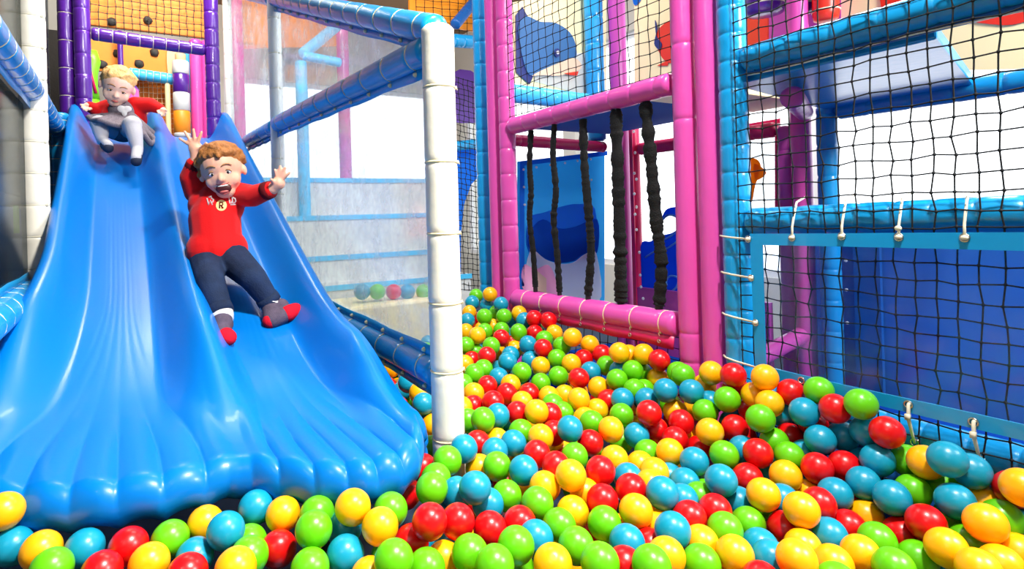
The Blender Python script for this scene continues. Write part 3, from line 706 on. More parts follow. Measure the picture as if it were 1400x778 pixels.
tag(netting(onY(180, 190, 5.4), onY(240, 190, 5.4) - onY(180, 190, 5.4), Vector((0, 0, .5)), 10, 12, .0025, .004).build('safety_net', MT['tan']), 'pale net in front of the lower orange board', 'safety net', 'black safety nets')
tag(MB().poly([onY(x, y, 5.3) for x, y in smoothpts([(229, 66), (240, 70), (244, 78), (236, 88), (240, 98), (230, 102)], 4)], Vector((0, 1, 0)), .05).build('foam_edge', MT['tan'], None, False), 'torn tan foam edge right of the orange boards', 'foam pad')
rail('frilly light blue rail above the lower orange board', onY(176, 100, 5.3), onY(240, 109, 5.3), .045, 'lblue', .05, .02, 'wtie')
post('slim cream post in front of the lower orange board', onY(229, 120, 5.3).x, 5.3, .5, 1.14, .02, 'cream', .3, .1)
o = thing('striped_roller', onY(248, 190, 5.2), 'vertical roller striped grey, purple and orange beside the pink posts', 'roller')
cz = [(188, 182, 'grey'), (182, 152, 'ora2'), (152, 127, 'grey'), (127, 102, 'purple'), (102, 84, 'grey'), (84, 74, 'tan')]
for y0, y1, m in cz:
    c0, c1 = onY(248, y0, 5.2), onY(248, y1, 5.2); c1.x = c0.x; r = .062 if m != 'tan' else .04
    c0.x = c1.x = onY(248, 130, 5.2).x
    MB().rings([[Vector((c0.x + math.cos(2 * PI * a / 24) * r * q, c0.y + math.sin(2 * PI * a / 24) * r * q, z)) for a in range(24)] for q, z in ((.9, c0.z), (1, c0.z + .006), (1, c1.z - .006), (.9, c1.z))]).build('band', MT[m], o)
c0 = onY(248, 188, 5.2); MB().tube([Vector((onY(248, 130, 5.2).x, 5.2, H + .52)), Vector((onY(248, 130, 5.2).x, 5.2, c0.z))], .05, 20).build('base', MT['white'], o)
post('pink padded post right of the striped roller', onY(269, 130, 5.25).x, 5.25, .4, 1.5, .047, 'pink', 5, 9)
post('slim pink padded post just left of the purple post', onY(283, 130, 5.25).x, 5.25, .4, 1.5, .036, 'pink', 5, 9)
post('light blue slim post between the roller and the pink posts', onY(258, 130, 5.4).x, 5.4, .4, 1.45, .028, 'lblue', 5, 9)
post('pink padded post behind the clear screen at upper left', onY(323, 80, 6.0).x, 6.0, -H, 2.3, .07, 'pink', 5, 9)
tb = thing('play_tube', onY(125, 150, 5.0), 'bright green and magenta tube behind the purple post', 'play tube')
c0 = onY(126, 136, 5.0); MB().tube([W(c0.x, 5.0, .52), c0], .046, 14).build('tube_foot', MT['lime'], tb)
MB().tube([onY(x, y, 5.0) for x, y in ((124, 70), (127, 84), (124, 100), (124, 118), (126, 136))], [.04, .05, .046, .045, .05], 14).build('tube', MT['lime'], tb)
MB().tube([onY(x, y, 4.97) for x, y in ((119, 62), (121, 84), (125, 104), (131, 128))], [.03, .03, .028, .03], 10, True, 0, False, .4).build('strap', MT['crimson'], tb)
pc = thing('soft_wedge', onY(186, 130, 4.9), 'purple and pink soft wedge behind the small child', 'soft wedge')
MB().poly([onY(x, y, 4.9) for x, y in ((166, 95), (172, 98), (191, 124), (186, 124), (168, 110))], Vector((0, 1, 0)), .06).build('wedge', MT['purple'], pc, False)
MB().poly([onY(x, y, 4.89) for x, y in ((174, 112), (190, 124), (186, 128), (172, 126))], Vector((0, 1, 0)), .06).build('wedge_side', MT['pink'], pc, False)
c0 = onY(180, 126, 4.93); MB().box((c0.x, 4.93, (c0.z + H + .52) / 2), (.09, .08, c0.z - H - .52)).build('wedge_base', MT['pink'], pc, False)
# ------------------------------------------------------------------ seen through the clear screen
st = thing('padded_steps', W(1.7, 4.7, -H), 'white padded steps with blue edges seen through the clear screen', 'padded steps')
for i, (z, y) in enumerate(((-.50, 4.3), (-.29, 4.55), (.03, 4.8), (.36, 5.05))):
    MB().box(W(1.72, y + .6, (z - H) / 2 - .0), (1.7, 1.2, z + H)).build('step', MT['grey'], st, False, .015)
    MB().box(W(1.72, y - .004, z - .02), (1.7, .012, .04)).build('step_edge', MT['lblue'], st, False)
post('pink padded post behind the clear screen, under the sloping rail', onY(468, 60, 5.6).x, 5.6, -.4, 2.4, .06, 'pink', 5, 9)
post('light blue padded post behind the clear screen', onY(412, 110, 5.0).x, 5.0, -.4, 1.35, .05, 'lblue', 5, 9)
rail('light blue sloping rail behind the clear screen', onY(414, 74, 5.0), onY(460, 36, 5.4), .05, 'lblue', 5, 9)
rail('light blue level rail behind the clear screen', onY(414, 76, 5.0), onY(466, 86, 5.0), .04, 'lblue', 5, 9)
tag(MB().poly([onY(x, y, 6.4) for x, y in ((328, -30), (470, -30), (470, 62), (328, 66))], Vector((0, 1, 0)), .04).build('climbing_board', MT['orange'], None, False), 'brown-orange board high behind the clear screen', 'climbing board', 'orange climbing boards behind the purple frame')
# beyond the white post
tag(MB().poly([onY(x, y, 5.0) for x, y in ((560, -40), (668, -40), (668, 46), (612, 36), (560, 20))], Vector((0, 1, 0)), .03).build('roof_sheet', MT['ora2'], None, False), 'orange netted roof panel above the white front post', 'roof sheet')
tag(netting(onY(570, 48, 4.95), onY(660, 52, 4.95) - onY(570, 48, 4.95), Vector((0, 0, .6)), 8, 9, .003, .006).build('safety_net', MT['net']), 'dark net hung across the orange roof panel', 'safety net', 'black safety nets')
rail('blue padded rail sloping up past the white post top', onY(622, 34, 4.6), onY(662, -14, 4.9), .05, 'dblue', .1, .05)
rail('blue padded rail level with the white post top', onY(600, 54, 4.6), onY(656, 58, 4.6), .06, 'blue', .1, .05)
tag(netting(onY(622, 395, 4.3), onY(660, 398, 4.3) - onY(622, 395, 4.3), Vector((0, 0, 1.8)), 6, 40, .003, .006).build('safety_net', MT['net']), 'dark net far behind the white post, left of the far blue post', 'safety net', 'black safety nets')
tag(MB().poly([onY(x, y, 5.4) for x, y in smoothpts([(618, 100), (655, 104), (660, 160), (640, 168), (618, 160)], 3)], Vector((0, 1, 0)), .03).build('wall_pad', MT['purple'], None, False), 'dark purple pad far behind the net left of the blue post', 'wall pad')
pw = thing('arch_wall', onY(640, 400, 5.2), 'blue arched wall panel far behind the white post', 'arch wall')
cut(pw, 'panel', [(615, 205), (652, 204), (656, 240), (644, 252), (634, 280), (630, 320), (630, 392), (615, 392)], 'Y', 5.2, 'sea2')
rail('blue padded rail far behind the net at mid height', onY(618, 200, 5.1), onY(660, 196, 5.1), .05, 'blue', .1, .05)

# ------------------------------------------------------------------ children
def bedhit(x, y, dz=0.0):
    d = ray(x, y); lo, hi = 1.0, 4.6
    for _ in range(60):
        m = (lo + hi) / 2; p = d * m
        if p.z > bed(p.y) + dz: lo = m
        else: hi = m
    return W(*(d * lo))
def rot_to(fwd, upv):
    """local x = the figure's left-to-right in the picture, -y = where the face looks, z = up"""
    f = Vector(fwd).normalized(); u = Vector(upv); u = (u - f * u.dot(f)).normalized(); x = u.cross(-f).normalized()
    x = (-f).cross(u) * -1
    M3 = Matrix((u.cross(f) * -1 if False else (f.cross(u)), -f, u)).transposed()
    return M3
def fingers(palm, wrist, tips, thumb, r, R=None):
    """capsule chains from the palm to every finger tip"""
    pr = []
    palm, wrist = Vector(palm), Vector(wrist)
    for tp in tips:
        tp = Vector(tp); k = lerp(palm, tp, .38); d = (tp - palm)
        m = lerp(palm, tp, .7) + d.cross(Vector((0, 1, 0))) * .0
        pr += [('cap', lerp(palm, k, .3), r * 1.15, k, r * 1.02), ('cap', k, r * 1.02, m, r * .92), ('cap', m, r * .92, tp, r * .78)]
    b = lerp(palm, wrist, .45); th = Vector(thumb); m = lerp(b, th, .55)
    pr += [('cap', b, r * 1.3, m, r * 1.12), ('cap', m, r * 1.12, th, r * .85)]
    return pr
def head_prims(c, M3, w, h, openm=False):
    """skull, cheeks, jaw, nose, ears; w and h are full width and height"""
    c = Vector(c); a = w / 2; b = h / 2
    def P(x, y, z): return c + M3 @ Vector((x * a, y * a, z * b))
    I = M3
    pr = [('ell', P(0, .12, .22), (a * .98, a * 1.12, b * .78), I, 24, 16), ('ell', P(0, -.16, -.22), (a * .82, a * .84, b * .64), I, 24, 16),
          ('ell', P(0, -.42, -.66 - (.06 if openm else 0)), (a * .46, a * .42, b * .28), I, 16, 12),
          ('ell', P(.42, -.55, -.3), (a * .36, a * .3, b * .28), I, 16, 12), ('ell', P(-.42, -.55, -.3), (a * .36, a * .3, b * .28), I, 16, 12),
          ('cap', P(0, -.9, -.02), a * .09, P(0, -1.04, -.22), a * .145), ('ell', P(.1, -.98, -.25), (a * .1, a * .1, b * .07), I, 10, 8), ('ell', P(-.1, -.98, -.25), (a * .1, a * .1, b * .07), I, 10, 8),
          ('ell', P(0, -.7, .2), (a * .6, a * .26, b * .12), I, 16, 10),
          ('ell', P(1.0, .1, -.08), (a * .13, a * .22, b * .21), I, 12, 10), ('ell', P(-1.0, .1, -.08), (a * .13, a * .22, b * .21), I, 12, 10)]
    return pr, P
def face(parent, P, M3, a, b, openm, look=0, sleepy=False):
    for s in (-1, 1):
        e = P(s * .36, -.80, -.0); er = a * .155
        o = MB().ell(e, (er * 1.15, er * .7, er * (.5 if sleepy else .72)), M3, 16, 10).build('eye', MT['eyew'], parent)
        MB().ell(e + M3 @ Vector((look * a * .05, -er * .52, -er * .1)), (er * .46, er * .26, er * (.4 if sleepy else .46)), M3, 12, 8).build('iris', MT['iris'], o)
        lid = [P(s * .36 + k * .17, -.86 - .06 * (1 - k * k), .0 + .105 * (1 - k * k) * (.55 if sleepy else 1)) for k in (-1, -.5, 0, .5, 1)]
        MB().tube(lid, a * .026, 6).build('eyelid', MT['lip'] if False else MT['brow'], parent)
        bw = []
        for k in (-1, -.5, 0, .5, 1):
            xx = .36 + k * .24; bw.append(P(s * xx, -1.0 + .46 * xx * xx, .235 + .075 * (1 - k * k) - .005 * k))
        MB().tube(bw, [a * .02, a * .035, a * .038, a * .03, a * .015], 6).build('eyebrow', MT['brow'], parent)
    if openm:
        mo = MB().ell(P(0, -.86, -.585), (a * .36, a * .14, b * .2), M3, 20, 12).build('mouth', MT['mouth'], parent)
        lipr = []
        for k in range(24):
            c, s_k = math.cos(2 * PI * k / 24), math.sin(2 * PI * k / 24)
            lipr.append(P(.46 * c, -.93 + .2 * c * c - .02 * s_k, -.50 + (.07 if s_k > 0 else .29) * s_k + .17 * c * c))
        MB().tube(lipr, a * .04, 8, False, 0, True).build('lips', MT['lip'], mo)
        MB().ell(P(0, -.93, -.47), (a * .25, a * .06, b * .035), M3, 12, 8).build('teeth', MT['tooth'], mo)
        MB().ell(P(0, -.93, -.69), (a * .22, a * .09, b * .06), M3, 12, 8).build('tongue', MT['lip'], mo)
    else:
        mo = MB().tube([P(k * .2, -.93 + .06 * abs(k), -.52 - .025 * abs(k)) for k in (-1, -.5, 0, .5, 1)], [a * .02, a * .045, a * .05, a * .045, a * .02], 8).build('lips', MT['lip'], parent)
        MB().tube([P(k * .14, -.91 + .05 * abs(k), -.57) for k in (-1, 0, 1)], [a * .025, a * .05, a * .025], 8).build('lower_lip', MT['lip'], mo)
def curls(P, M3, a, b, n, seed, r0, region):
    rr = random.Random(seed); pr = []
    for _ in range(n * 6):
        th = rr.uniform(0, 2 * PI); ph = rr.uniform(-.25, 1)
        x = math.sqrt(max(0, 1 - ph * ph)) * math.cos(th); y = math.sqrt(max(0, 1 - ph * ph)) * math.sin(th)
        if not region(x, y, ph): continue
        p = P(x * 1.0, .12 + y * 1.13, .22 + ph * .80); d = (p - P(0, .12, .1)).normalized()
        t = d.cross(Vector((rr.uniform(-1, 1), rr.uniform(-1, 1), rr.uniform(-1, 1)))).normalized()
        r = r0 * rr.uniform(.7, 1.25); L = r * rr.uniform(1.6, 3)
        pr.append(('cap', p - t * L * .5, r, p + t * L * .5 + d * r * rr.uniform(-.2, .9), r * .6, 10))
        if len(pr) >= n: break
    return pr

# ---- boy with raised arms
B_ = 2.30
pel = bedhit(298, 372, .0) ; pel = onD(298, 349, 2.30)
hipL, hipR = onD(281, 351, 2.31), onD(313, 349, 2.33)
chest = onD(294, 300, 2.36); neck = onD(301, 266, 2.385)
shL, shR = onD(270, 262, 2.40), onD(325, 266, 2.39)
elL = onD(262, 243, 2.37); wrL = onD(268, 219, 2.34); paL = onD(267.5, 203, 2.335)
elR = onD(346, 268, 2.33); wrR = onD(373, 258, 2.28); paR = onD(381, 250, 2.27)
knL = onD(288, 384, 2.13); anL = bedhit(304, 430, .055); 
knR = onD(345, 379, 2.16); anR = bedhit(370, 414, .06)
toL = bedhit(311, 461, .035); heL = bedhit(304, 458, .03)
toR = bedhit(402, 425, .05); heR = bedhit(372, 438, .03)
hc = onD(304, 234.5, 2.33)
Mh = rot_to((CAM + Vector((-.32, 0, -.25))) - hc, Vector((-.13, .16, 1)))
hw, hh = .162, .208
hp, HP = head_prims(hc, Mh, hw, hh, True)
tipsL = [onD(x, y, 2.325) for x, y in ((245.5, 189.5), (252.5, 180), (264.5, 177), (275.5, 180.5))]; thL = onD(282, 196, 2.30)
tipsR = [onD(x, y, 2.255) for x, y in ((376, 232), (383, 227.5), (390, 229), (396, 236))]; thR = onD(370.5, 245, 2.235)
pr = hp + [('cap', neck + Vector((0, .01, -.02)), .046, HP(0, .1, -.5), .046),
    ('cap', pel, .083, chest, .088), ('cap', chest, .088, lerp(neck, chest, .3), .075), ('cap', shL, .042, shR, .042), ('cap', hipL, .06, hipR, .06),
    ('cap', shL, .04, elL, .034), ('cap', elL, .034, wrL, .024), ('cap', shR, .04, elR, .034), ('cap', elR, .034, wrR, .024),
    ('cap', hipL, .064, knL, .048), ('cap', knL, .046, anL, .032), ('cap', hipR, .064, knR, .048), ('cap', knR, .046, anR, .032),
    ('cap', anL, .03, heL, .027), ('cap', heL, .027, toL, .022), ('cap', anR, .03, heR, .027), ('cap', heR, .027, toR, .022),
    ('cap', wrL, .022, paL, .024), ('ell', paL, (.028, .016, .03), None, 14, 10), ('cap', wrR, .022, paR, .023), ('ell', paR, (.026, .016, .028), None, 14, 10)]
pr += fingers(paL, wrL, tipsL, thL, .0076) + fingers(paR, wrR, tipsR, thR, .0074)
boy = blob('person', pr, .0042, MT['skin'], None, 4)
tag(boy, 'toddler in red jumper and jeans, arms up, mouth open, on the right lane', 'person')
face(boy, HP, Mh, hw / 2, hh / 2, True)
cp = curls(HP, Mh, hw / 2, hh / 2, 190, 5, .0135, lambda x, y, z: (y > -.35 or z > .62) and z > (-.2 if y > .1 else .36))
blob('hair', [('ell', HP(0, .24, .42), (hw / 2 * 1.04, hw / 2 * 1.1, hh / 2 * .76), Mh, 24, 16)] + cp, .0042, MT['hair'], boy, 1)
sh = blob('jumper', [('cap', lerp(pel, chest, .12), .095, chest, .1), ('cap', chest, .1, lerp(neck, chest, .35), .084), ('cap', shL, .05, shR, .05), ('cap', shL, .053, elL, .046), ('cap', elL, .046, lerp(elL, wrL, .72), .036),
    ('cap', shR, .052, elR, .044), ('cap', elR, .044, lerp(elR, wrR, .8), .035), ('cap', lerp(pel, chest, .14) - Vector((.03, 0, 0)), .086, lerp(pel, chest, .14) + Vector((.03, 0, 0)), .086),
    ('cap', lerp(chest, shL, .5), .07, lerp(chest, shR, .5), .07)], .0055, MT['rknit'], boy, 8)
for a, b, c in ((elL, wrL, .72), (elR, wrR, .8)):
    p = lerp(a, b, c); d = (b - a).normalized(); MB().tube([p - d * .016, p - d * .004, p + d * .012], [.0375, .0365, .034], 18).build('cuff', MT['rdark'], sh)
mb = MB(); ring(mb, neck + Vector((0, -.012, .006)), HP(0, 0, 0) - neck, .056, .008, 24, 8); mb.build('collar', MT['rdark'], sh)
# letters across the chest
fwd = (CAM - chest); fwd.z += .35; fwd.normalize()
def surf_pt(x, y): return onD(x, y, 2.22)
def hit(o, x, y, dep0=2.0):
    dg = bpy.context.evaluated_depsgraph_get(); dg.update()
    d = ray(x, y).normalized(); s = CAM - world_loc(o)
    ok, loc, nrm, _ = o.ray_cast(s, d)
    return (loc + world_loc(o), nrm) if ok else (onD(x, y, 2.25), -d)
def letter(strokes, ox, oy, sc, m, name):
    mb = MB()
    for st in strokes:
        pts = []
        for u, v in st:
            p, n = hit(sh, ox + u * sc, oy + v * sc); pts.append(p + n * .0015)
        mb.tube(pts, .0028, 6)
    mb.build(name, MT[m], sh)
dp, dn = hit(sh, 302.5, 279)
x_, y_ = frame_of(dn)
mb = MB(); C0 = (302.5, 281)
mb.add(*(lambda ps: (ps, [tuple(range(len(ps)))]))([hit(sh, C0[0] + 7.4 * math.cos(2 * PI * k / 24), C0[1] + 7.6 * math.sin(2 * PI * k / 24))[0] + dn * .002 for k in range(24)]))
mb.build('chest_badge', MT['gold'], sh, False)
letter([[(-.35, -.6), (-.35, .6)], [(-.35, -.6), (.2, -.55), (.3, -.25), (.15, 0), (-.35, .05)], [(-.05, .05), (.35, .6)]], 302.5, 281, 6.8, 'rdark', 'letter')
letter([[(-.6, -.5), (-.3, .6), (0, -.2), (.3, .6)], [(.1, -.6), (.5, -.3), (.4, .1), (0, .2)], [(-.3, -.7), (.2, -.9)]], 288, 275.5, 7.8, 'foam', 'letter')
letter([[(-.6, -.6), (-.5, .45), (-.15, .4), (-.2, .1)], [(-.05, -.7), (.0, .4)], [(.05, -.6), (.5, -.4), (.6, 0), (.35, .4), (.0, .4)], [(-.4, .7), (.5, .62)]], 318, 274.5, 7.8, 'foam', 'letter')
# jeans and socks
je = blob('jeans', [('cap', pel + Vector((0, .01, .0)), .088, lerp(pel, chest, .1), .086), ('cap', hipL, .07, hipR, .07), ('cap', hipL, .07, knL, .05), ('cap', knL, .05, lerp(knL, anL, .84), .04),
    ('cap', hipR, .07, knR, .05), ('cap', knR, .05, lerp(knR, anR, .84), .04)], .0055, MT['denim'], boy, 6)
for kn, an in ((knL, anL), (knR, anR)):
    p = lerp(kn, an, .84); d = (an - kn).normalized(); MB().tube([p - d * .012, p + d * .004, p + d * .02], [.0425, .044, .0425], 18).build('hem', MT['denim'], je)
for an, he, to in ((anL, heL, toL), (anR, heR, toR)):
    so = blob('sock', [('cap', lerp(an, he, -.25), .033, an, .034), ('cap', an, .034, he, .031), ('cap', he, .031, to, .0265), ('ell', lerp(an, to, .45), (.03, .03, .03))], .004, MT['sock'], boy, 6)
    d = (to - he).normalized()
    blob('toe_cap', [('cap', lerp(he, to, .72), .0315, to + d * .004, .0285)], .004, MT['sockr'], so, 3)
    blob('heel_cap', [('ell', he - d * .006, (.029, .029, .029))], .004, MT['sockr'], so, 3)
    p = lerp(an, he, .1); d2 = (he - an).normalized(); mb = MB().tube([p - d2 * .016, p + d2 * .016], [.0375, .0375], 18); mb.build('cuff', MT['sockw'], so)

# ---- small child at the top, hands on the ridges
D0 = 3.42
hc = onD(160.5, 119, 3.36); hw, hh = .168, .225
Mh = rot_to((CAM + Vector((-.2, 0, -1.5))) - hc, Vector((.18, 0, 1)))
hp, HP = head_prims(hc, Mh, hw, hh)
pel = onD(168, 172, 3.46); chest = onD(168, 155, 3.45); neck = onD(167, 143, 3.45)
shL, shR = onD(150, 147, 3.46), onD(186, 144, 3.47)
elL, haL = onD(134, 151, 3.42), onD(120, 145, 3.37); elR, haR = onD(206, 143.5, 3.47), onD(221, 150, 3.47)
knL, anL, toL = onD(136, 169, 3.25), onD(140, 192, 3.22), onD(148, 199, 3.16)
knR, anR, toR = onD(181, 170, 3.18), onD(188, 204, 3.14), onD(186, 217, 3.08)
hipL, hipR = onD(158, 178, 3.45), onD(178, 177, 3.45)
def tips(h, dx, pts, d): return [onD(x, y, d) for x, y in pts]
pr = hp + [('cap', neck, .04, HP(0, .1, -.5), .045), ('cap', pel, .085, chest, .08), ('cap', chest, .08, lerp(neck, chest, .3), .06), ('cap', shL, .038, shR, .038),
    ('cap', shL, .038, elL, .032), ('cap', elL, .031, haL, .022), ('cap', shR, .038, elR, .032), ('cap', elR, .031, haR, .022),
    ('cap', hipL, .056, knL, .043), ('cap', knL, .041, anL, .024), ('cap', anL, .024, toL, .021), ('cap', hipR, .056, knR, .043), ('cap', knR, .041, anR, .024), ('cap', anR, .024, toR, .021),
    ('ell', haL, (.026, .026, .018), None, 12, 8), ('ell', haR, (.026, .026, .018), None, 12, 8)]
pr += fingers(haL, elL, tips(haL, 0, ((110, 143), (111.5, 147), (114.5, 150), (118, 152)), 3.33), onD(122, 150, 3.33), .0078)
pr += fingers(haR, elR, tips(haR, 0, ((228, 151), (227, 155), (224.5, 158), (221, 159)), 3.44), onD(217, 155, 3.43), .0078)
kid = blob('person', pr, .0046, MT['skinb'], None, 4)
tag(kid, 'blond child in red cardigan and grey skirt atop the left lane', 'person')
face(kid, HP, Mh, hw / 2, hh / 2, False, 0, True)
cp = curls(HP, Mh, hw / 2, hh / 2, 60, 9, .011, lambda x, y, z: (y > -.3 or z > .66) and z > (-.15 if y > .1 else .3))
blob('hair', [('ell', HP(0, .22, .36), (hw / 2 * 1.03, hw / 2 * 1.12, hh / 2 * .72), Mh, 24, 16)] + cp, .0048, MT['hairb'], kid, 9)
cd = blob('cardigan', [('cap', lerp(pel, chest, .55) + Vector((-.05, .0, 0)), .066, shL, .05), ('cap', lerp(pel, chest, .55) + Vector((.06, 0, 0)), .07, shR, .052), ('cap', shL, .046, shR, .046), ('cap', shL, .05, elL, .044), ('cap', elL, .043, lerp(elL, haL, .75), .033),
    ('cap', shR, .05, elR, .043), ('cap', elR, .042, lerp(elR, haR, .78), .032), ('cap', chest + Vector((0, .04, 0)), .07, neck + Vector((0, .03, -.02)), .055)], .0055, MT['rknit'], kid, 6)
dr = blob('dress', [('cap', pel, .098, chest + Vector((-.005, -.028, 0)), .074), ('cap', chest + Vector((-.005, -.03, 0)), .072, neck + Vector((0, -.03, -.03)), .046)], .0055, MT['skirt'], kid, 6)
sk_ = []
hemp = [(121, 160, 3.30), (127, 165, 3.22), (136, 164, 3.18), (147, 168, 3.19), (160, 172, 3.22), (171, 174, 3.25), (196, 184, 3.26), (206, 197, 3.30), (213, 193, 3.38), (212, 184, 3.45)]
for x, y, d in hemp:
    e = onD(x, y, d); w0 = onD(168 + (x - 168) * .25, 160, 3.38)
    sk_.append(('cap', w0, .03, e, .015))
for (a, b) in zip(hemp, hemp[1:]): sk_.append(('cap', onD(*a), .015, onD(*b), .015)); sk_.append(('cap', lerp(onD(168, 160, 3.38), onD(*a), .55), .024, lerp(onD(168, 160, 3.38), onD(*b), .55), .024))
blob('skirt', sk_, .0055, MT['skirt'], kid, 5)
p = onD(170, 150, 3.33)
blob('collar', [('ell', p + Vector((-.014, 0, .004)), (.022, .012, .02)), ('ell', p + Vector((.016, 0, .006)), (.022, .012, .018)), ('ell', p + Vector((0, 0, -.02)), (.014, .012, .018))], .004, MT['foam'], dr, 3)
for side, (h, k, a, tt_) in (('l', (hipL, knL, anL, toL)), ('r', (hipR, knR, anR, toR))):
    tg = blob('tights', [('cap', h, .06, k, .048), ('cap', k, .046, lerp(k, a, .45), .041), ('cap', lerp(k, a, .45), .041, a, .029), ('cap', a, .029, tt_, .026)], .005, MT['tights'], kid, 5)
    blob('sole', [('cap', lerp(a, tt_, .55) + Vector((0, -.006, -.012)), .028, tt_ + Vector((0, -.004, -.014)), .027)], .004, MT['sole'], tg, 3)

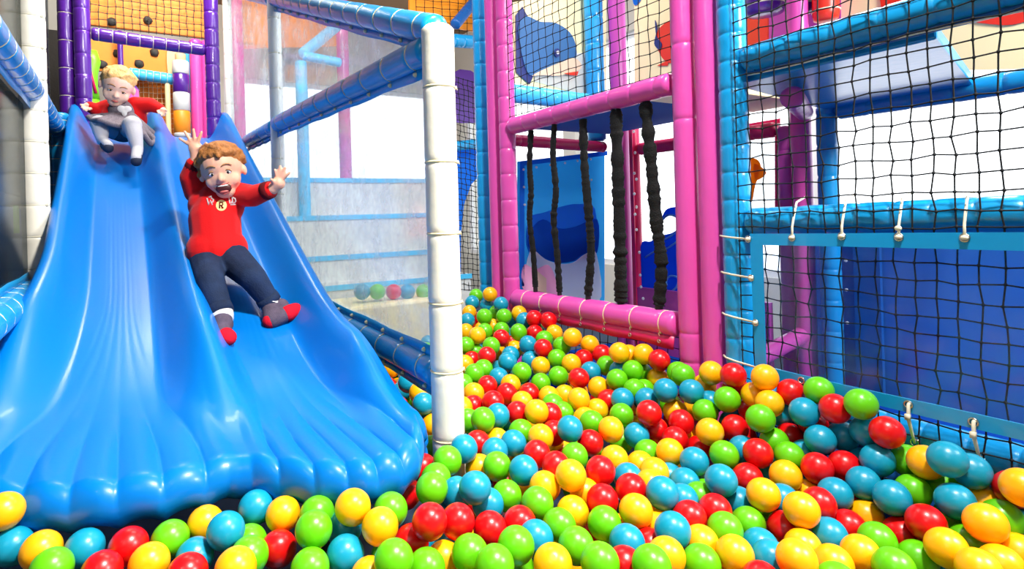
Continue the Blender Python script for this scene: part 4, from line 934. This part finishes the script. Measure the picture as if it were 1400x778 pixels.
BALLS = """
1.611 2.654 -0.429 g green ball at the far end of the pit, blue one below
1.605 2.507 -0.406 y yellow ball at the far end of the pit, blue one to the right
1.557 2.607 -0.455 b blue ball at the far end of the pit, green one above
1.611 2.549 -0.470 b blue ball at the far end of the pit, green one to the left
1.605 2.410 -0.445 b blue ball at the far end of the pit, yellow one to the right
1.512 2.562 -0.495 y yellow ball at the far end of the pit, blue above, blue below
1.463 2.498 -0.521 b blue ball at the far end of the pit, yellow above, yellow below
1.448 2.316 -0.476 g green ball at the far end of the pit, blue above, yellow left
1.611 2.467 -0.495 g green ball at the far end of the pit, blue one to the left
1.533 2.279 -0.480 g green ball at the far end of the pit, green one to the left
1.604 2.256 -0.471 y yellow ball at the far end of the pit, red one to the right
1.611 2.316 -0.514 b half-hidden blue ball at the far end of the pit
1.582 2.187 -0.491 b blue ball at the far end of the pit, red one to the right
1.584 2.112 -0.472 r half-hidden red ball at the far end of the pit
1.611 2.044 -0.474 r red ball at the far end of the pit, red one to the left
1.611 2.136 -0.533 g half-hidden green ball under the pink rail
1.598 1.990 -0.521 y yellow ball under the pink rail, red one above
1.402 2.412 -0.554 y half-hidden yellow ball at the far end of the pit, blue one above
1.320 2.173 -0.524 y yellow ball at the far end of the pit, yellow one to the left
1.403 2.246 -0.528 g green ball at the far end of the pit, green above, yellow right
1.500 2.326 -0.531 y half-hidden yellow ball at the far end of the pit, green one above
1.483 2.228 -0.530 g green ball at the far end of the pit, red one below
1.388 2.088 -0.530 r red ball at the far end of the pit, green one above
1.478 2.087 -0.516 g green ball under the pink rail, blue one above
1.553 2.071 -0.528 r half-hidden red ball under the pink rail, green one above
1.528 1.970 -0.535 g green ball under the pink rail, green one above
1.528 1.857 -0.542 g leftmost green ball under the pink rail, yellow above, green left, yellow right
1.448 1.979 -0.547 b blue ball under the pink rail
1.454 1.886 -0.546 r red ball under the pink rail, green one above
1.247 2.151 -0.554 g green ball beside the white post, yellow one above
1.314 2.188 -0.598 g half-hidden green ball beside the white post, green one to the left
1.306 2.042 -0.545 g green ball beside the white post, green one above
1.248 1.986 -0.567 r red ball beside the white post, green one to the left
1.242 2.095 -0.604 r half-hidden red ball beside the white post, green one above
1.443 2.071 -0.583 y yellow ball under the pink rail, green one above
1.386 2.020 -0.589 b blue ball beside the white post, yellow one above
1.295 1.908 -0.581 b blue ball beside the white post, green one to the right
1.423 1.929 -0.599 b half-hidden blue ball in the open pit right of the white post
1.181 2.050 -0.602 y yellow ball beside the white post, green one below
1.135 1.898 -0.600 g green ball beside the white post, yellow one below
1.200 1.937 -0.601 g green ball beside the white post, blue one to the right
1.286 1.803 -0.598 g green ball in the open pit right of the white post, blue one above
1.401 1.836 -0.600 y yellow ball in the open pit right of the white post, blue one left
1.471 1.820 -0.578 g half-hidden green ball in the open pit right of the white post, green above
1.398 1.725 -0.614 g green ball in the open pit right of the white post, green one above
1.473 1.736 -0.581 y yellow ball in the open pit right of the white post, green above, red right
1.533 1.796 -0.498 y yellow ball under the pink rail, green one to the left, red one below
1.611 1.783 -0.535 y yellow ball under the pink rail, yellow one to the left, red one below
1.548 1.751 -0.577 r half-hidden red ball under the pink rail, yellow one above
1.599 1.701 -0.556 r red ball under the pink rail, yellow one to the right
1.541 1.550 -0.514 y yellow ball under the pink rail, green one to the left, blue one below
1.611 1.571 -0.536 y yellow ball under the pink rail, yellow one left, yellow one right
1.602 1.492 -0.517 y yellow ball under the pink rail, red one to the right, green one below
1.596 1.416 -0.523 r red ball under the pink rail, yellow one left, green one right
1.562 1.640 -0.583 g green ball in mid pit below the pink rail, red above, blue left
1.544 1.491 -0.567 g green ball in mid pit below the pink rail, yellow above, green right
1.611 1.515 -0.588 g rightmost green ball under the pink rail, yellow above, green left, yellow right
1.472 1.495 -0.588 g green ball in mid pit below the pink rail, blue above, blue below
1.475 1.418 -0.605 g green ball in mid pit below the pink rail, green above, blue left
1.543 1.441 -0.623 g green ball in mid pit below the pink rail, green one to the left
1.485 1.643 -0.593 b half-hidden blue ball in mid pit below the pink rail, red one above
1.555 1.565 -0.586 b half-hidden blue ball in mid pit below the pink rail, yellow one above
1.324 1.737 -0.631 g green ball in the open pit right of the white post, red one left
1.409 1.622 -0.600 r red ball in the open pit right of the white post, green one left
1.441 1.556 -0.623 y leftmost yellow ball in mid pit below the pink rail, blue above, red left, green right
1.355 1.639 -0.657 y yellow ball in the open pit right of the white post, green above, yellow right
1.290 1.489 -0.620 y yellow ball in the open pit right of the white post, yellow one below
1.347 1.465 -0.660 y yellow ball in mid pit below the pink rail, yellow above, yellow left
1.281 1.636 -0.648 y half-hidden yellow ball in the open pit right of the white post, green above
1.419 1.487 -0.648 r red ball in mid pit below the pink rail, yellow above, yellow left
1.403 1.403 -0.620 b blue ball in mid pit below the pink rail, green above, red left
1.454 1.346 -0.615 b half-hidden blue ball in mid pit below the pink rail, green one above
1.463 1.276 -0.570 b blue ball in mid pit below the pink rail, blue one to the left
1.611 1.438 -0.593 y yellow ball in mid pit below the pink rail, red above, green right
1.611 1.349 -0.554 g green ball under the pink rail, yellow one to the left
1.564 1.291 -0.542 g green ball under the pink rail, yellow one to the right, blue one below
1.509 1.215 -0.567 b blue ball by the pink and blue posts
1.345 1.238 -0.607 r red ball in mid pit below the pink rail, blue above, green left
1.387 1.251 -0.670 r red ball in mid pit below the pink rail, red above, blue left
1.492 1.265 -0.639 y rightmost yellow ball in mid pit below the pink rail, blue above, red left, green right
1.427 1.189 -0.638 r red ball in mid pit below the pink rail, green one to the right
1.350 1.356 -0.648 g green ball in mid pit below the pink rail, red one to the right
1.246 1.571 -0.651 g green ball in the open pit right of the white post, yellow one left
1.228 1.500 -0.657 g green ball in the open pit right of the white post, blue one below
1.160 1.477 -0.642 r half-hidden red ball in the open pit right of the white post, green above
1.093 1.459 -0.615 y yellow ball in the open pit right of the white post, yellow one above
0.969 2.171 -0.592 y yellow ball behind the clear sheet by the slide, yellow one to the right
0.952 2.040 -0.593 y yellow ball behind the clear sheet by the slide, yellow one to the left
0.876 1.931 -0.597 b blue ball behind the clear sheet by the slide, yellow one to the right
0.963 1.968 -0.617 g green ball behind the clear sheet by the slide
0.935 1.898 -0.632 b blue ball behind the clear sheet by the slide, green one above
0.881 1.848 -0.614 y half-hidden yellow ball behind the clear sheet by the slide
0.859 1.776 -0.630 b rightmost blue ball behind the clear sheet by the slide, yellow one above
1.224 1.868 -0.622 b blue ball beside the white post, yellow one to the right
1.213 1.772 -0.625 y yellow ball beside the white post, blue one to the left
1.130 1.801 -0.622 r red ball beside the white post, yellow one to the left
1.159 1.719 -0.635 r red ball beside the white post, yellow one above
1.243 1.701 -0.645 r red ball in the open pit right of the white post, green one above
1.067 1.868 -0.620 g half-hidden green ball beside the white post, yellow one to the right
1.051 1.766 -0.627 y yellow ball beside the white post, green one to the left
1.053 1.645 -0.626 r red ball beside the white post, red one above
1.011 1.704 -0.648 r half-hidden red ball beside the white post, yellow one above
0.945 1.670 -0.631 y yellow ball by the white post foot
0.921 1.590 -0.645 g half-hidden green ball by the white post foot
0.918 1.492 -0.614 g green ball by the white post foot, red one above
0.989 1.520 -0.623 b blue ball in the open pit right of the white post, red one above
1.071 1.531 -0.635 r red ball in the open pit right of the white post, blue one left
1.159 1.627 -0.642 y half-hidden yellow ball in the open pit right of the white post, red above
1.022 1.445 -0.658 g half-hidden green ball in the open pit right of the white post, red above
0.951 1.468 -0.677 y yellow ball in the pit, slide side, blue one to the right
0.958 1.394 -0.661 b blue ball in the pit, slide side, green one above
1.032 1.361 -0.650 y yellow ball in the open pit right of the white post, red above, green left
0.978 1.309 -0.668 r red ball in the pit, slide side, yellow one above
1.103 1.390 -0.662 r half-hidden red ball in the open pit right of the white post, red above
0.873 1.452 -0.661 r red ball by the white post foot
0.780 1.370 -0.629 b blue ball by the white post foot
0.765 1.539 -0.681 g green ball by the white post foot, green one to the right
0.712 1.339 -0.634 g green ball by the white post foot, green one below
0.884 1.379 -0.663 b half-hidden blue ball in the pit, slide side, yellow one above
0.833 1.291 -0.661 g green ball in the pit, slide side, yellow one to the left
0.871 1.225 -0.657 b blue ball in the pit, slide side, yellow one to the right
0.820 1.360 -0.688 y half-hidden yellow ball by the white post foot
1.100 1.311 -0.625 b blue ball in the open pit right of the white post, green one above
1.234 1.367 -0.651 g green ball in mid pit below the pink rail, yellow above, yellow left
1.266 1.434 -0.665 y half-hidden yellow ball in the open pit right of the white post, yellow above
1.226 1.276 -0.643 y yellow ball in mid pit below the pink rail, yellow one below
1.311 1.257 -0.673 b blue ball in mid pit below the pink rail, red above, red right
1.284 1.191 -0.697 g half-hidden green ball in mid pit below the pink rail, yellow one left
1.158 1.291 -0.672 r red ball in mid pit below the pink rail, green above, green left
1.065 1.253 -0.677 g green ball in the pit, slide side, red one to the left
1.042 1.126 -0.665 r red ball in mid pit below the pink rail, red above, green left
1.144 1.180 -0.678 y yellow ball in mid pit below the pink rail, yellow above, red left
1.210 1.149 -0.699 y yellow ball in mid pit below the pink rail, green above, yellow left
1.297 1.122 -0.675 y yellow ball in mid pit below the pink rail, red above, blue right
1.364 1.160 -0.667 r half-hidden red ball in mid pit below the pink rail
0.926 1.105 -0.640 y yellow ball in the pit, slide side, green one above, red one right
0.925 1.204 -0.706 y yellow ball in the pit, slide side, red one above
0.985 1.236 -0.677 r half-hidden red ball in the pit, slide side
1.120 1.108 -0.696 b blue ball in mid pit below the pink rail, yellow one to the right
1.048 1.027 -0.676 r red ball in mid pit below the pink rail, blue above, red left
1.252 1.088 -0.721 b blue ball in mid pit below the pink rail, yellow above, yellow left
1.304 1.047 -0.676 b blue ball in mid pit below the pink rail, red above, green right
1.185 1.078 -0.687 y half-hidden yellow ball in mid pit below the pink rail, green one above
1.122 1.034 -0.687 y half-hidden yellow ball in mid pit below the pink rail, red one left
1.071 0.952 -0.661 b blue ball in mid pit below the pink rail, blue above, blue right
1.588 1.202 -0.519 y yellow ball by the pink and blue posts, green one to the left
1.611 1.247 -0.575 y yellow ball by the pink and blue posts, yellow one above
1.565 1.108 -0.502 r red ball by the pink and blue posts, red one below
1.611 1.134 -0.554 r red ball by the pink and blue posts, red one above
1.521 1.099 -0.564 g green ball by the pink and blue posts
1.575 1.014 -0.489 y yellow ball by the pink and blue posts, red one to the left
1.611 0.960 -0.525 r red ball below the net wall, yellow one to the left
1.583 1.053 -0.551 y half-hidden yellow ball by the pink and blue posts, yellow one right
1.548 0.985 -0.551 y half-hidden yellow ball by the pink and blue posts, blue one right
1.611 1.083 -0.609 r red ball by the pink and blue posts, yellow one above
1.479 0.968 -0.574 g green ball in the pit, net wall side, red one above
1.493 1.154 -0.610 g green ball in mid pit below the pink rail, red one to the left
1.568 1.194 -0.607 b half-hidden blue ball by the pink and blue posts
1.406 1.074 -0.627 y yellow ball in mid pit below the pink rail, green above, red left
1.492 1.056 -0.629 r red ball in the pit, net wall side, red one above, yellow one left
1.611 0.994 -0.591 b blue ball below the net wall, red one above, yellow one to the left
1.587 0.953 -0.643 r leftmost red ball in the pit, net wall side, blue above, green left, red right
1.554 0.892 -0.550 b blue ball below the net wall, red one to the right
1.365 1.000 -0.657 g green ball in mid pit below the pink rail, yellow above, blue right
1.418 0.938 -0.644 r red ball in the pit, net wall side, green one above
1.450 1.004 -0.664 b half-hidden blue ball in the pit, net wall side, red one right
1.513 0.952 -0.640 g half-hidden green ball in the pit, net wall side, green one above
1.474 0.888 -0.649 g green ball in the pit, net wall side, green one above
1.611 0.883 -0.501 g green ball below the net wall, green one to the right
1.576 0.824 -0.527 r red ball below the net wall, green one above, red one to the left
1.567 0.757 -0.496 g green ball below the net wall, red one to the left, blue one below
1.562 0.699 -0.547 r red ball below the net wall, blue one to the left
1.611 0.900 -0.596 r red ball below the net wall, blue one above
1.536 0.842 -0.605 b blue ball below the net wall, blue left, blue right, red below
1.611 0.824 -0.606 b blue ball below the net wall, blue one to the right, blue one below
1.597 0.761 -0.571 b half-hidden blue ball below the net wall, green one above
1.535 0.784 -0.652 r red ball in the pit, net wall side, red one to the left
1.610 0.781 -0.662 b half-hidden blue ball in the pit, net wall side, blue one above
1.555 0.718 -0.619 b blue ball below the net wall, green one to the right
1.611 0.678 -0.620 g green ball below the net wall, red one above
1.465 0.812 -0.650 r red ball in the pit, net wall side, blue one above, yellow one left
1.549 0.890 -0.661 b half-hidden blue ball in the pit, net wall side, red above, blue right
1.405 0.857 -0.670 y yellow ball in the pit, net wall side, green one above
1.530 0.569 -0.559 b blue ball below the net wall, green one below
1.593 0.549 -0.593 b half-hidden blue ball below the net wall, yellow one below
1.567 0.624 -0.594 y half-hidden yellow ball below the net wall
1.611 0.610 -0.654 g green ball below the net wall, blue one above
1.543 0.641 -0.661 g green ball in the pit, net wall side, yellow one above
1.611 0.537 -0.662 y yellow ball below the net wall, blue one above
1.611 0.483 -0.612 r half-hidden red ball below the net wall
1.550 0.452 -0.581 y yellow ball below the net wall, red one to the left
1.514 0.551 -0.639 b blue ball in the pit, net wall side, green one above
1.493 0.721 -0.659 b blue ball in the pit, net wall side, blue one to the left
1.467 0.650 -0.658 b blue ball in the pit, net wall side, green one to the right
1.470 0.706 -0.725 y yellow ball in the pit, net wall side, blue one above
1.394 0.708 -0.728 r red ball in the pit, net wall side, blue one left, yellow one below
1.611 0.468 -0.685 b blue ball in the pit, net wall side, yellow one above
1.461 0.631 -0.730 r rightmost red ball in the pit, net wall side, blue above, green left, red right
1.448 0.579 -0.678 r half-hidden red ball in the pit, net wall side, green one above
1.369 0.637 -0.718 g green ball at the photo's bottom edge, under the net wall, yellow one above
1.294 0.634 -0.721 y yellow ball at the photo's bottom edge, under the net wall, red one above
1.406 0.579 -0.741 g green ball at the photo's bottom edge, under the net wall, red one above
1.555 0.572 -0.699 g green ball in the pit, net wall side, yellow one to the right
1.496 0.522 -0.708 g green ball at the photo's bottom edge, under the net wall, yellow one below
1.397 0.525 -0.689 y yellow ball at the photo's bottom edge, under the net wall, green one left
1.472 0.487 -0.645 y half-hidden yellow ball in the pit, net wall side, yellow one above
1.548 0.485 -0.657 g half-hidden green ball in the pit, net wall side, yellow one above
1.506 0.448 -0.698 y yellow ball at the photo's bottom edge, under the net wall, yellow one below
1.431 0.451 -0.698 y half-hidden yellow ball at the photo's bottom edge, under the net wall, yellow above
1.273 0.564 -0.708 g green ball at the photo's bottom edge, under the net wall, green one right
1.357 0.461 -0.687 y half-hidden yellow ball at the photo's bottom edge, under the net wall, green above
0.655 1.295 -0.650 g green ball just below the slide lip, red one left, green one below
0.605 1.218 -0.632 g green ball just below the slide lip, red one below
0.669 1.395 -0.664 r half-hidden red ball just below the slide lip
0.579 1.309 -0.672 r red ball just below the slide lip, red one above
0.684 1.155 -0.626 b blue ball in the pit, slide side, yellow one above
0.675 1.225 -0.663 b half-hidden blue ball in the pit, slide side, green one above
0.729 1.174 -0.684 b half-hidden blue ball in the pit, slide side, blue one above
0.800 1.199 -0.693 g green ball in the pit, slide side, green one to the right
0.823 1.105 -0.679 g green ball in the pit, slide side, green one to the left
0.537 1.096 -0.635 r red ball just below the slide lip, green one above
0.609 1.106 -0.660 r leftmost red ball in the pit, slide side, blue above, red left, red right
0.677 1.084 -0.687 r rightmost red ball in the pit, slide side, blue above, red left, red right
0.754 1.081 -0.695 r red ball in the pit, slide side, green one above
0.674 0.981 -0.673 g green ball at the photo's bottom edge, at its middle, blue one right
0.743 1.007 -0.692 b blue ball in the pit, slide side, yellow one below
0.515 1.142 -0.693 r red ball at the photo's bottom edge, at its middle
0.564 1.088 -0.719 y yellow ball at the photo's bottom edge, at its middle, red one above
0.591 1.026 -0.685 g half-hidden green ball at the photo's bottom edge, at its middle, yellow left
0.604 0.953 -0.676 g green ball at the photo's bottom edge, at its middle, red above, green right
0.495 1.203 -0.644 g green ball just below the slide lip, red one above
0.442 1.133 -0.633 y yellow ball just below the slide lip, green one above
0.430 1.036 -0.650 g green ball at the photo's bottom edge, under the slide, yellow one left
0.500 1.041 -0.692 g half-hidden green ball at the photo's bottom edge, at its middle, green left
0.398 1.085 -0.698 y rightmost yellow ball at the photo's bottom edge, under the slide, blue left, green right
0.399 1.233 -0.669 b blue ball just below the slide lip, yellow one above
0.374 1.154 -0.679 b blue ball at the photo's bottom edge, under the slide, blue one above
0.407 1.196 -0.610 y yellow ball just below the slide lip, green one to the left
0.352 1.271 -0.641 g rightmost green ball just below the slide lip, yellow left, blue right, green below
0.324 1.199 -0.634 g green ball just below the slide lip, green one above, yellow one left
0.299 1.141 -0.676 g green ball at the photo's bottom edge, under the slide, green one above
0.073 1.376 -0.658 g green ball just below the slide lip, red one left, yellow one below
0.143 1.401 -0.657 y half-hidden yellow ball just below the slide lip
0.170 1.294 -0.633 b blue ball just below the slide lip, yellow one to the left
0.245 1.383 -0.643 b blue ball just below the slide lip, blue one to the left
0.292 1.327 -0.648 y yellow ball just below the slide lip, blue one to the left
0.113 1.314 -0.678 b blue ball at the photo's bottom edge, under the slide, blue one right
0.220 1.325 -0.687 g half-hidden green ball at the photo's bottom edge, under the slide, blue above
0.204 1.236 -0.667 g half-hidden green ball at the photo's bottom edge, under the slide, green above
0.267 1.267 -0.688 r red ball at the photo's bottom edge, under the slide, yellow one above
0.169 1.172 -0.648 y yellow ball at the photo's bottom edge, under the slide, green above, blue left
0.032 1.312 -0.663 y yellow ball at the photo's bottom edge, under the slide, red one left
0.093 1.241 -0.668 r red ball at the photo's bottom edge, under the slide, yellow one left
-0.219 1.514 -0.576 y leftmost yellow ball just below the slide lip, blue one below
-0.204 1.503 -0.647 b blue ball at the photo's bottom edge, under the slide, yellow above, yellow right
-0.152 1.448 -0.645 y yellow ball at the photo's bottom edge, under the slide, blue one right
-0.129 1.373 -0.651 g green ball at the photo's bottom edge, under the slide, blue one left
-0.079 1.430 -0.655 b blue ball at the photo's bottom edge, under the slide, red one right
-0.047 1.327 -0.661 r red ball at the photo's bottom edge, under the slide, red one right
-0.002 1.387 -0.655 r red ball at the photo's bottom edge, under the slide, red one left
0.881 1.152 -0.674 y half-hidden yellow ball in the pit, slide side
0.888 1.057 -0.699 y yellow ball in the pit, slide side, yellow one above
0.975 1.112 -0.699 y half-hidden yellow ball in mid pit below the pink rail, red one right
0.820 1.023 -0.695 g green ball in the pit, slide side, yellow one above, blue one left
0.964 1.038 -0.684 r red ball in mid pit below the pink rail, red above, yellow left
0.916 0.982 -0.700 g green ball in mid pit below the pink rail, yellow left, blue right
0.986 0.954 -0.680 y yellow ball in mid pit below the pink rail, red above, yellow right
0.909 0.907 -0.706 b blue ball at the photo's bottom edge, at its middle
0.978 0.907 -0.735 r half-hidden red ball at the photo's bottom edge, under the blue post
0.804 0.949 -0.699 g green ball at the photo's bottom edge, at its middle, yellow one left
0.784 0.856 -0.682 g green ball at the photo's bottom edge, at its middle, red one right
0.703 0.900 -0.680 y yellow ball at the photo's bottom edge, at its middle, blue one above
0.853 0.859 -0.712 r half-hidden red ball at the photo's bottom edge, at its middle
0.927 0.818 -0.697 y yellow ball at the photo's bottom edge, under the blue post, blue above, green left
0.857 0.793 -0.680 g green ball at the photo's bottom edge, under the blue post, red one above
1.044 0.945 -0.729 y half-hidden yellow ball in mid pit below the pink rail, blue one above
1.228 0.910 -0.656 b blue ball in mid pit below the pink rail, green one to the left
1.360 0.930 -0.692 r red ball in the pit, net wall side, red one above, blue one left
1.230 1.019 -0.704 b half-hidden blue ball in mid pit below the pink rail, blue above, green below
1.138 0.952 -0.695 b half-hidden blue ball in mid pit below the pink rail, blue above, red below
1.206 0.956 -0.710 g half-hidden green ball in mid pit below the pink rail, blue one left
1.289 1.002 -0.742 g half-hidden green ball in mid pit below the pink rail, green one left
1.173 0.888 -0.704 r red ball in mid pit below the pink rail, green above, red left
1.093 0.894 -0.700 r red ball in mid pit below the pink rail, blue above, blue left
1.274 0.895 -0.716 b blue ball in the pit, net wall side, red one above, red one left
1.274 0.832 -0.672 y yellow ball in the pit, net wall side, red one above
1.126 0.828 -0.708 g green ball in mid pit below the pink rail, red above, green right
1.223 0.838 -0.727 g green ball in the pit, net wall side, green one to the left
1.280 0.787 -0.732 r red ball in the pit, net wall side, blue above, blue left, blue below
0.991 0.856 -0.681 b blue ball in mid pit below the pink rail, blue above, red right
1.052 0.833 -0.717 y yellow ball at the photo's bottom edge, under the blue post, red one above
1.177 0.779 -0.737 b blue ball at the photo's bottom edge, under the blue post, green one above
1.063 0.760 -0.709 y yellow ball at the photo's bottom edge, under the blue post, green one above
0.992 0.786 -0.717 g green ball at the photo's bottom edge, under the blue post, yellow above, yellow right
1.274 0.743 -0.670 y yellow ball in the pit, net wall side, yellow one above
1.455 0.829 -0.720 y half-hidden yellow ball in the pit, net wall side, red one above
1.355 0.750 -0.683 r half-hidden red ball in the pit, net wall side, blue one above
1.430 0.753 -0.681 b blue ball in the pit, net wall side, red one above, blue one right
1.314 0.706 -0.722 b blue ball in the pit, net wall side, red one to the right
1.240 0.722 -0.732 y yellow ball at the photo's bottom edge, under the blue post, red one left
1.111 0.660 -0.685 y yellow ball at the photo's bottom edge, under the blue post, yellow above, blue left
1.128 0.724 -0.722 b blue ball at the photo's bottom edge, under the blue post, blue one above
1.219 0.649 -0.725 y yellow ball at the photo's bottom edge, under the blue post, yellow one left
1.040 0.688 -0.720 r red ball at the photo's bottom edge, under the blue post
1.155 0.608 -0.719 g rightmost green ball at the photo's bottom edge, under the blue post, yellow above, yellow left
1.343 0.828 -0.702 b half-hidden blue ball in the pit, net wall side, yellow one above
"""
# ------------------------------------------------------------------ the balls
R = .0375
def ball_mesh(m, name):
    mb = MB(); seg, rg = 40, 26; vs = []
    rings_ = []
    for i in range(1, rg):
        t = PI * i / rg; q = 1.0
        rings_.append((t, q))
    pts = []; fs = []
    for t, q in rings_:
        g = 1 - .010 * math.exp(-((t - PI / 2) / .035) ** 2)                    # moulding seam
        g -= .02 * math.exp(-((t) / .10) ** 2)                                  # filling dimple
        for a in range(seg): 
            p = 2 * PI * a / seg; pts.append(Vector((math.sin(t) * math.cos(p), math.sin(t) * math.sin(p), math.cos(t))) * (R * g))
    pts += [Vector((0, 0, R * .975)), Vector((0, 0, -R))]; T, Bt = len(pts) - 2, len(pts) - 1; n = rg - 1
    for i in range(n - 1):
        for a in range(seg): b = (a + 1) % seg; fs.append((i * seg + a, (i + 1) * seg + a, (i + 1) * seg + b, i * seg + b))
    for a in range(seg):
        b = (a + 1) % seg; fs.append((T, a, b)); fs.append((Bt, (n - 1) * seg + b, (n - 1) * seg + a))
    me = bpy.data.meshes.new(name); me.from_pydata([tuple(p) for p in pts], [], fs); me.materials.append(m)
    for f in me.polygons: f.use_smooth = True
    return me
BM = {k: ball_mesh(MT['b_' + k], 'plastic_ball') for k in 'rygb'}
rb = random.Random(11); placed = []
proto = {}
for ln in BALLS.strip().split('\n'):
    x, y, z, c, lab = ln.split(' ', 4)
    p = W(float(x), float(y), float(z))
    if c not in proto: o = proto[c] = bpy.data.objects.new('plastic_ball', BM[c])
    else: o = proto[c].copy()
    COL.objects.link(o); o.location = p
    o.rotation_euler = (rb.uniform(0, 6.28), rb.uniform(0, 6.28), rb.uniform(0, 6.28))
    o.scale = (1, 1, rb.uniform(.965, 1.0))
    tag(o, lab, 'ball', 'plastic balls in the ball pit')
    placed.append(p)
# deeper balls that fill the pit underneath
def top(x, y):
    s = smooth(x, 1.25, 1.65); return -.765 + .085 * y + .09 * s
low = MB(); cells = {}
def near(p, r):
    k = (int(p.x // .08), int(p.y // .08), int(p.z // .08))
    for i in (-1, 0, 1):
        for j in (-1, 0, 1):
            for l in (-1, 0, 1):
                for q in cells.get((k[0] + i, k[1] + j, k[2] + l), ()):
                    if (q - p).length < r: return True
    return False
def put(p): cells.setdefault((int(p.x // .08), int(p.y // .08), int(p.z // .08)), []).append(p)
for p in placed: put(p)
cnt = 0
for lay in range(3):
    for i in range(-12, 24):
        for j in range(-2, 41):
            x = i * .076 + (lay % 2) * .038 + (j % 2) * .038 + rb.uniform(-.006, .006); y = j * .066 + lay * .022 + rb.uniform(-.006, .006)
            if not (-.8 < x < 1.6 and .1 < y < 2.66): continue
            if x < .70 and y > 1.28: continue
            if x < .2 and y > 1.3: continue
            z = top(x, y) - .012 - .062 * lay - rb.uniform(0, .012)
            p = W(x, y, z)
            if (Vector((x, y)) - Vector((.78, 1.455))).length < .088: continue
            if x < .78 and y > 1.15: z -= .03
            # stay out of the picture's upper layer
            if near(p, .0735): continue
            d = Vector((x, y, z)); dep = d.dot(FWD)
            if lay == 0 and dep > 1.02 and d.dot(RGT) / dep > -.86 and d.dot(RGT) / dep < 1.0 : continue
            put(p); low.ell(p, (R, R, R), None, 18, 12, rb.randrange(4)); cnt += 1
lo = low.build('plastic_balls', [MT['b_r'], MT['b_y'], MT['b_g'], MT['b_b']])
tag(lo, 'jumble of balls lying deeper in the pit, between the top ones', 'balls', None, 'stuff')
# balls of the next pit, seen through the clear screen
for x, c, n in ((495, 'b', 'first'), (516, 'g', 'second'), (538, 'r', 'third'), (557, 'b', 'fourth'), (579, 'g', 'last')):
    o = proto[c].copy(); COL.objects.link(o); o.location = onY(x, 399, 3.9); o.scale = (1.5, 1.5, 1.5)
    tag(o, '%s ball, %s from the left in the row behind the clear screen' % ({'b': 'blue', 'g': 'green', 'r': 'red'}[c], n), 'ball', 'balls behind the clear screen')
bz = onY(538, 399, 3.9).z - R * 1.5
tag(MB().box((1.45, 4.0, bz / 2), (1.1, .5, bz)).build('foam_block', MT['cream'], None, False, .02), 'pale foam block carrying the balls behind the clear screen', 'foam block')

# ------------------------------------------------------------------ light
def area(name, loc, target, size, power, col=(1, 1, 1), sy=None):
    l = bpy.data.lights.new(name, 'AREA'); l.energy = power; l.size = size; l.color = col
    if sy: l.shape = 'RECTANGLE'; l.size_y = sy
    o = bpy.data.objects.new(name, l); COL.objects.link(o); o.location = loc
    o.rotation_euler = (Vector(target) - Vector(loc)).to_track_quat('-Z', 'Y').to_euler(); return o
k = area('key_lamp', W(.95, .1, 2.2), W(.2, 1.6, -.5), .22, 88, (1, .97, .92)); k.data.spread = math.radians(112)
area('fill_light', W(.6, -.8, 2.5), W(.9, 1.8, -.3), 1.4, 16, (1, .98, .95))  # added frontal fill over the pit, no fixture modelled
area('fill_light', W(.3, 4.0, 2.5), W(.2, 5.3, .8), .8, 120, (1, .93, .82))  # added to brighten the orange climbing boards
area('fill_light', W(3.5, 1.8, 2.5), W(2.4, 1.6, -.2), 1.0, 90)  # unseen fill above the far passage frame
area('fill_light', W(2.2, -.9, 1.25), W(2.3, 2.2, -.15), .5, 110)  # added low fill that brightens the passage and the sea picture
area('fill_light', W(-1.6, -.7, 2.3), W(.9, 1.8, -.3), 1.0, 22, (1, .98, .95))  # weak fill added at left front for the low rail by the slide
area('fill_light', W(1.5, 2.7, 2.5), W(1.7, 5.0, -.1), 1.0, 110)  # added to light the step fronts behind the clear screen
wd = bpy.data.worlds.new('daylight'); scene.world = wd; wd.use_nodes = True
bg = wd.node_tree.nodes['Background']; bg.inputs[0].default_value = (.93, .97, 1, 1); bg.inputs[1].default_value = 3.0
vs = scene.view_settings; vs.view_transform = 'Standard'; vs.look = 'None'; vs.exposure = -0.1; vs.gamma = 1.0; vs.use_curve_mapping = False
scene.cycles.max_bounces = 10; scene.cycles.transparent_max_bounces = 16; scene.cycles.caustics_reflective = False; scene.cycles.caustics_refractive = False
scene.cycles.use_denoising = True
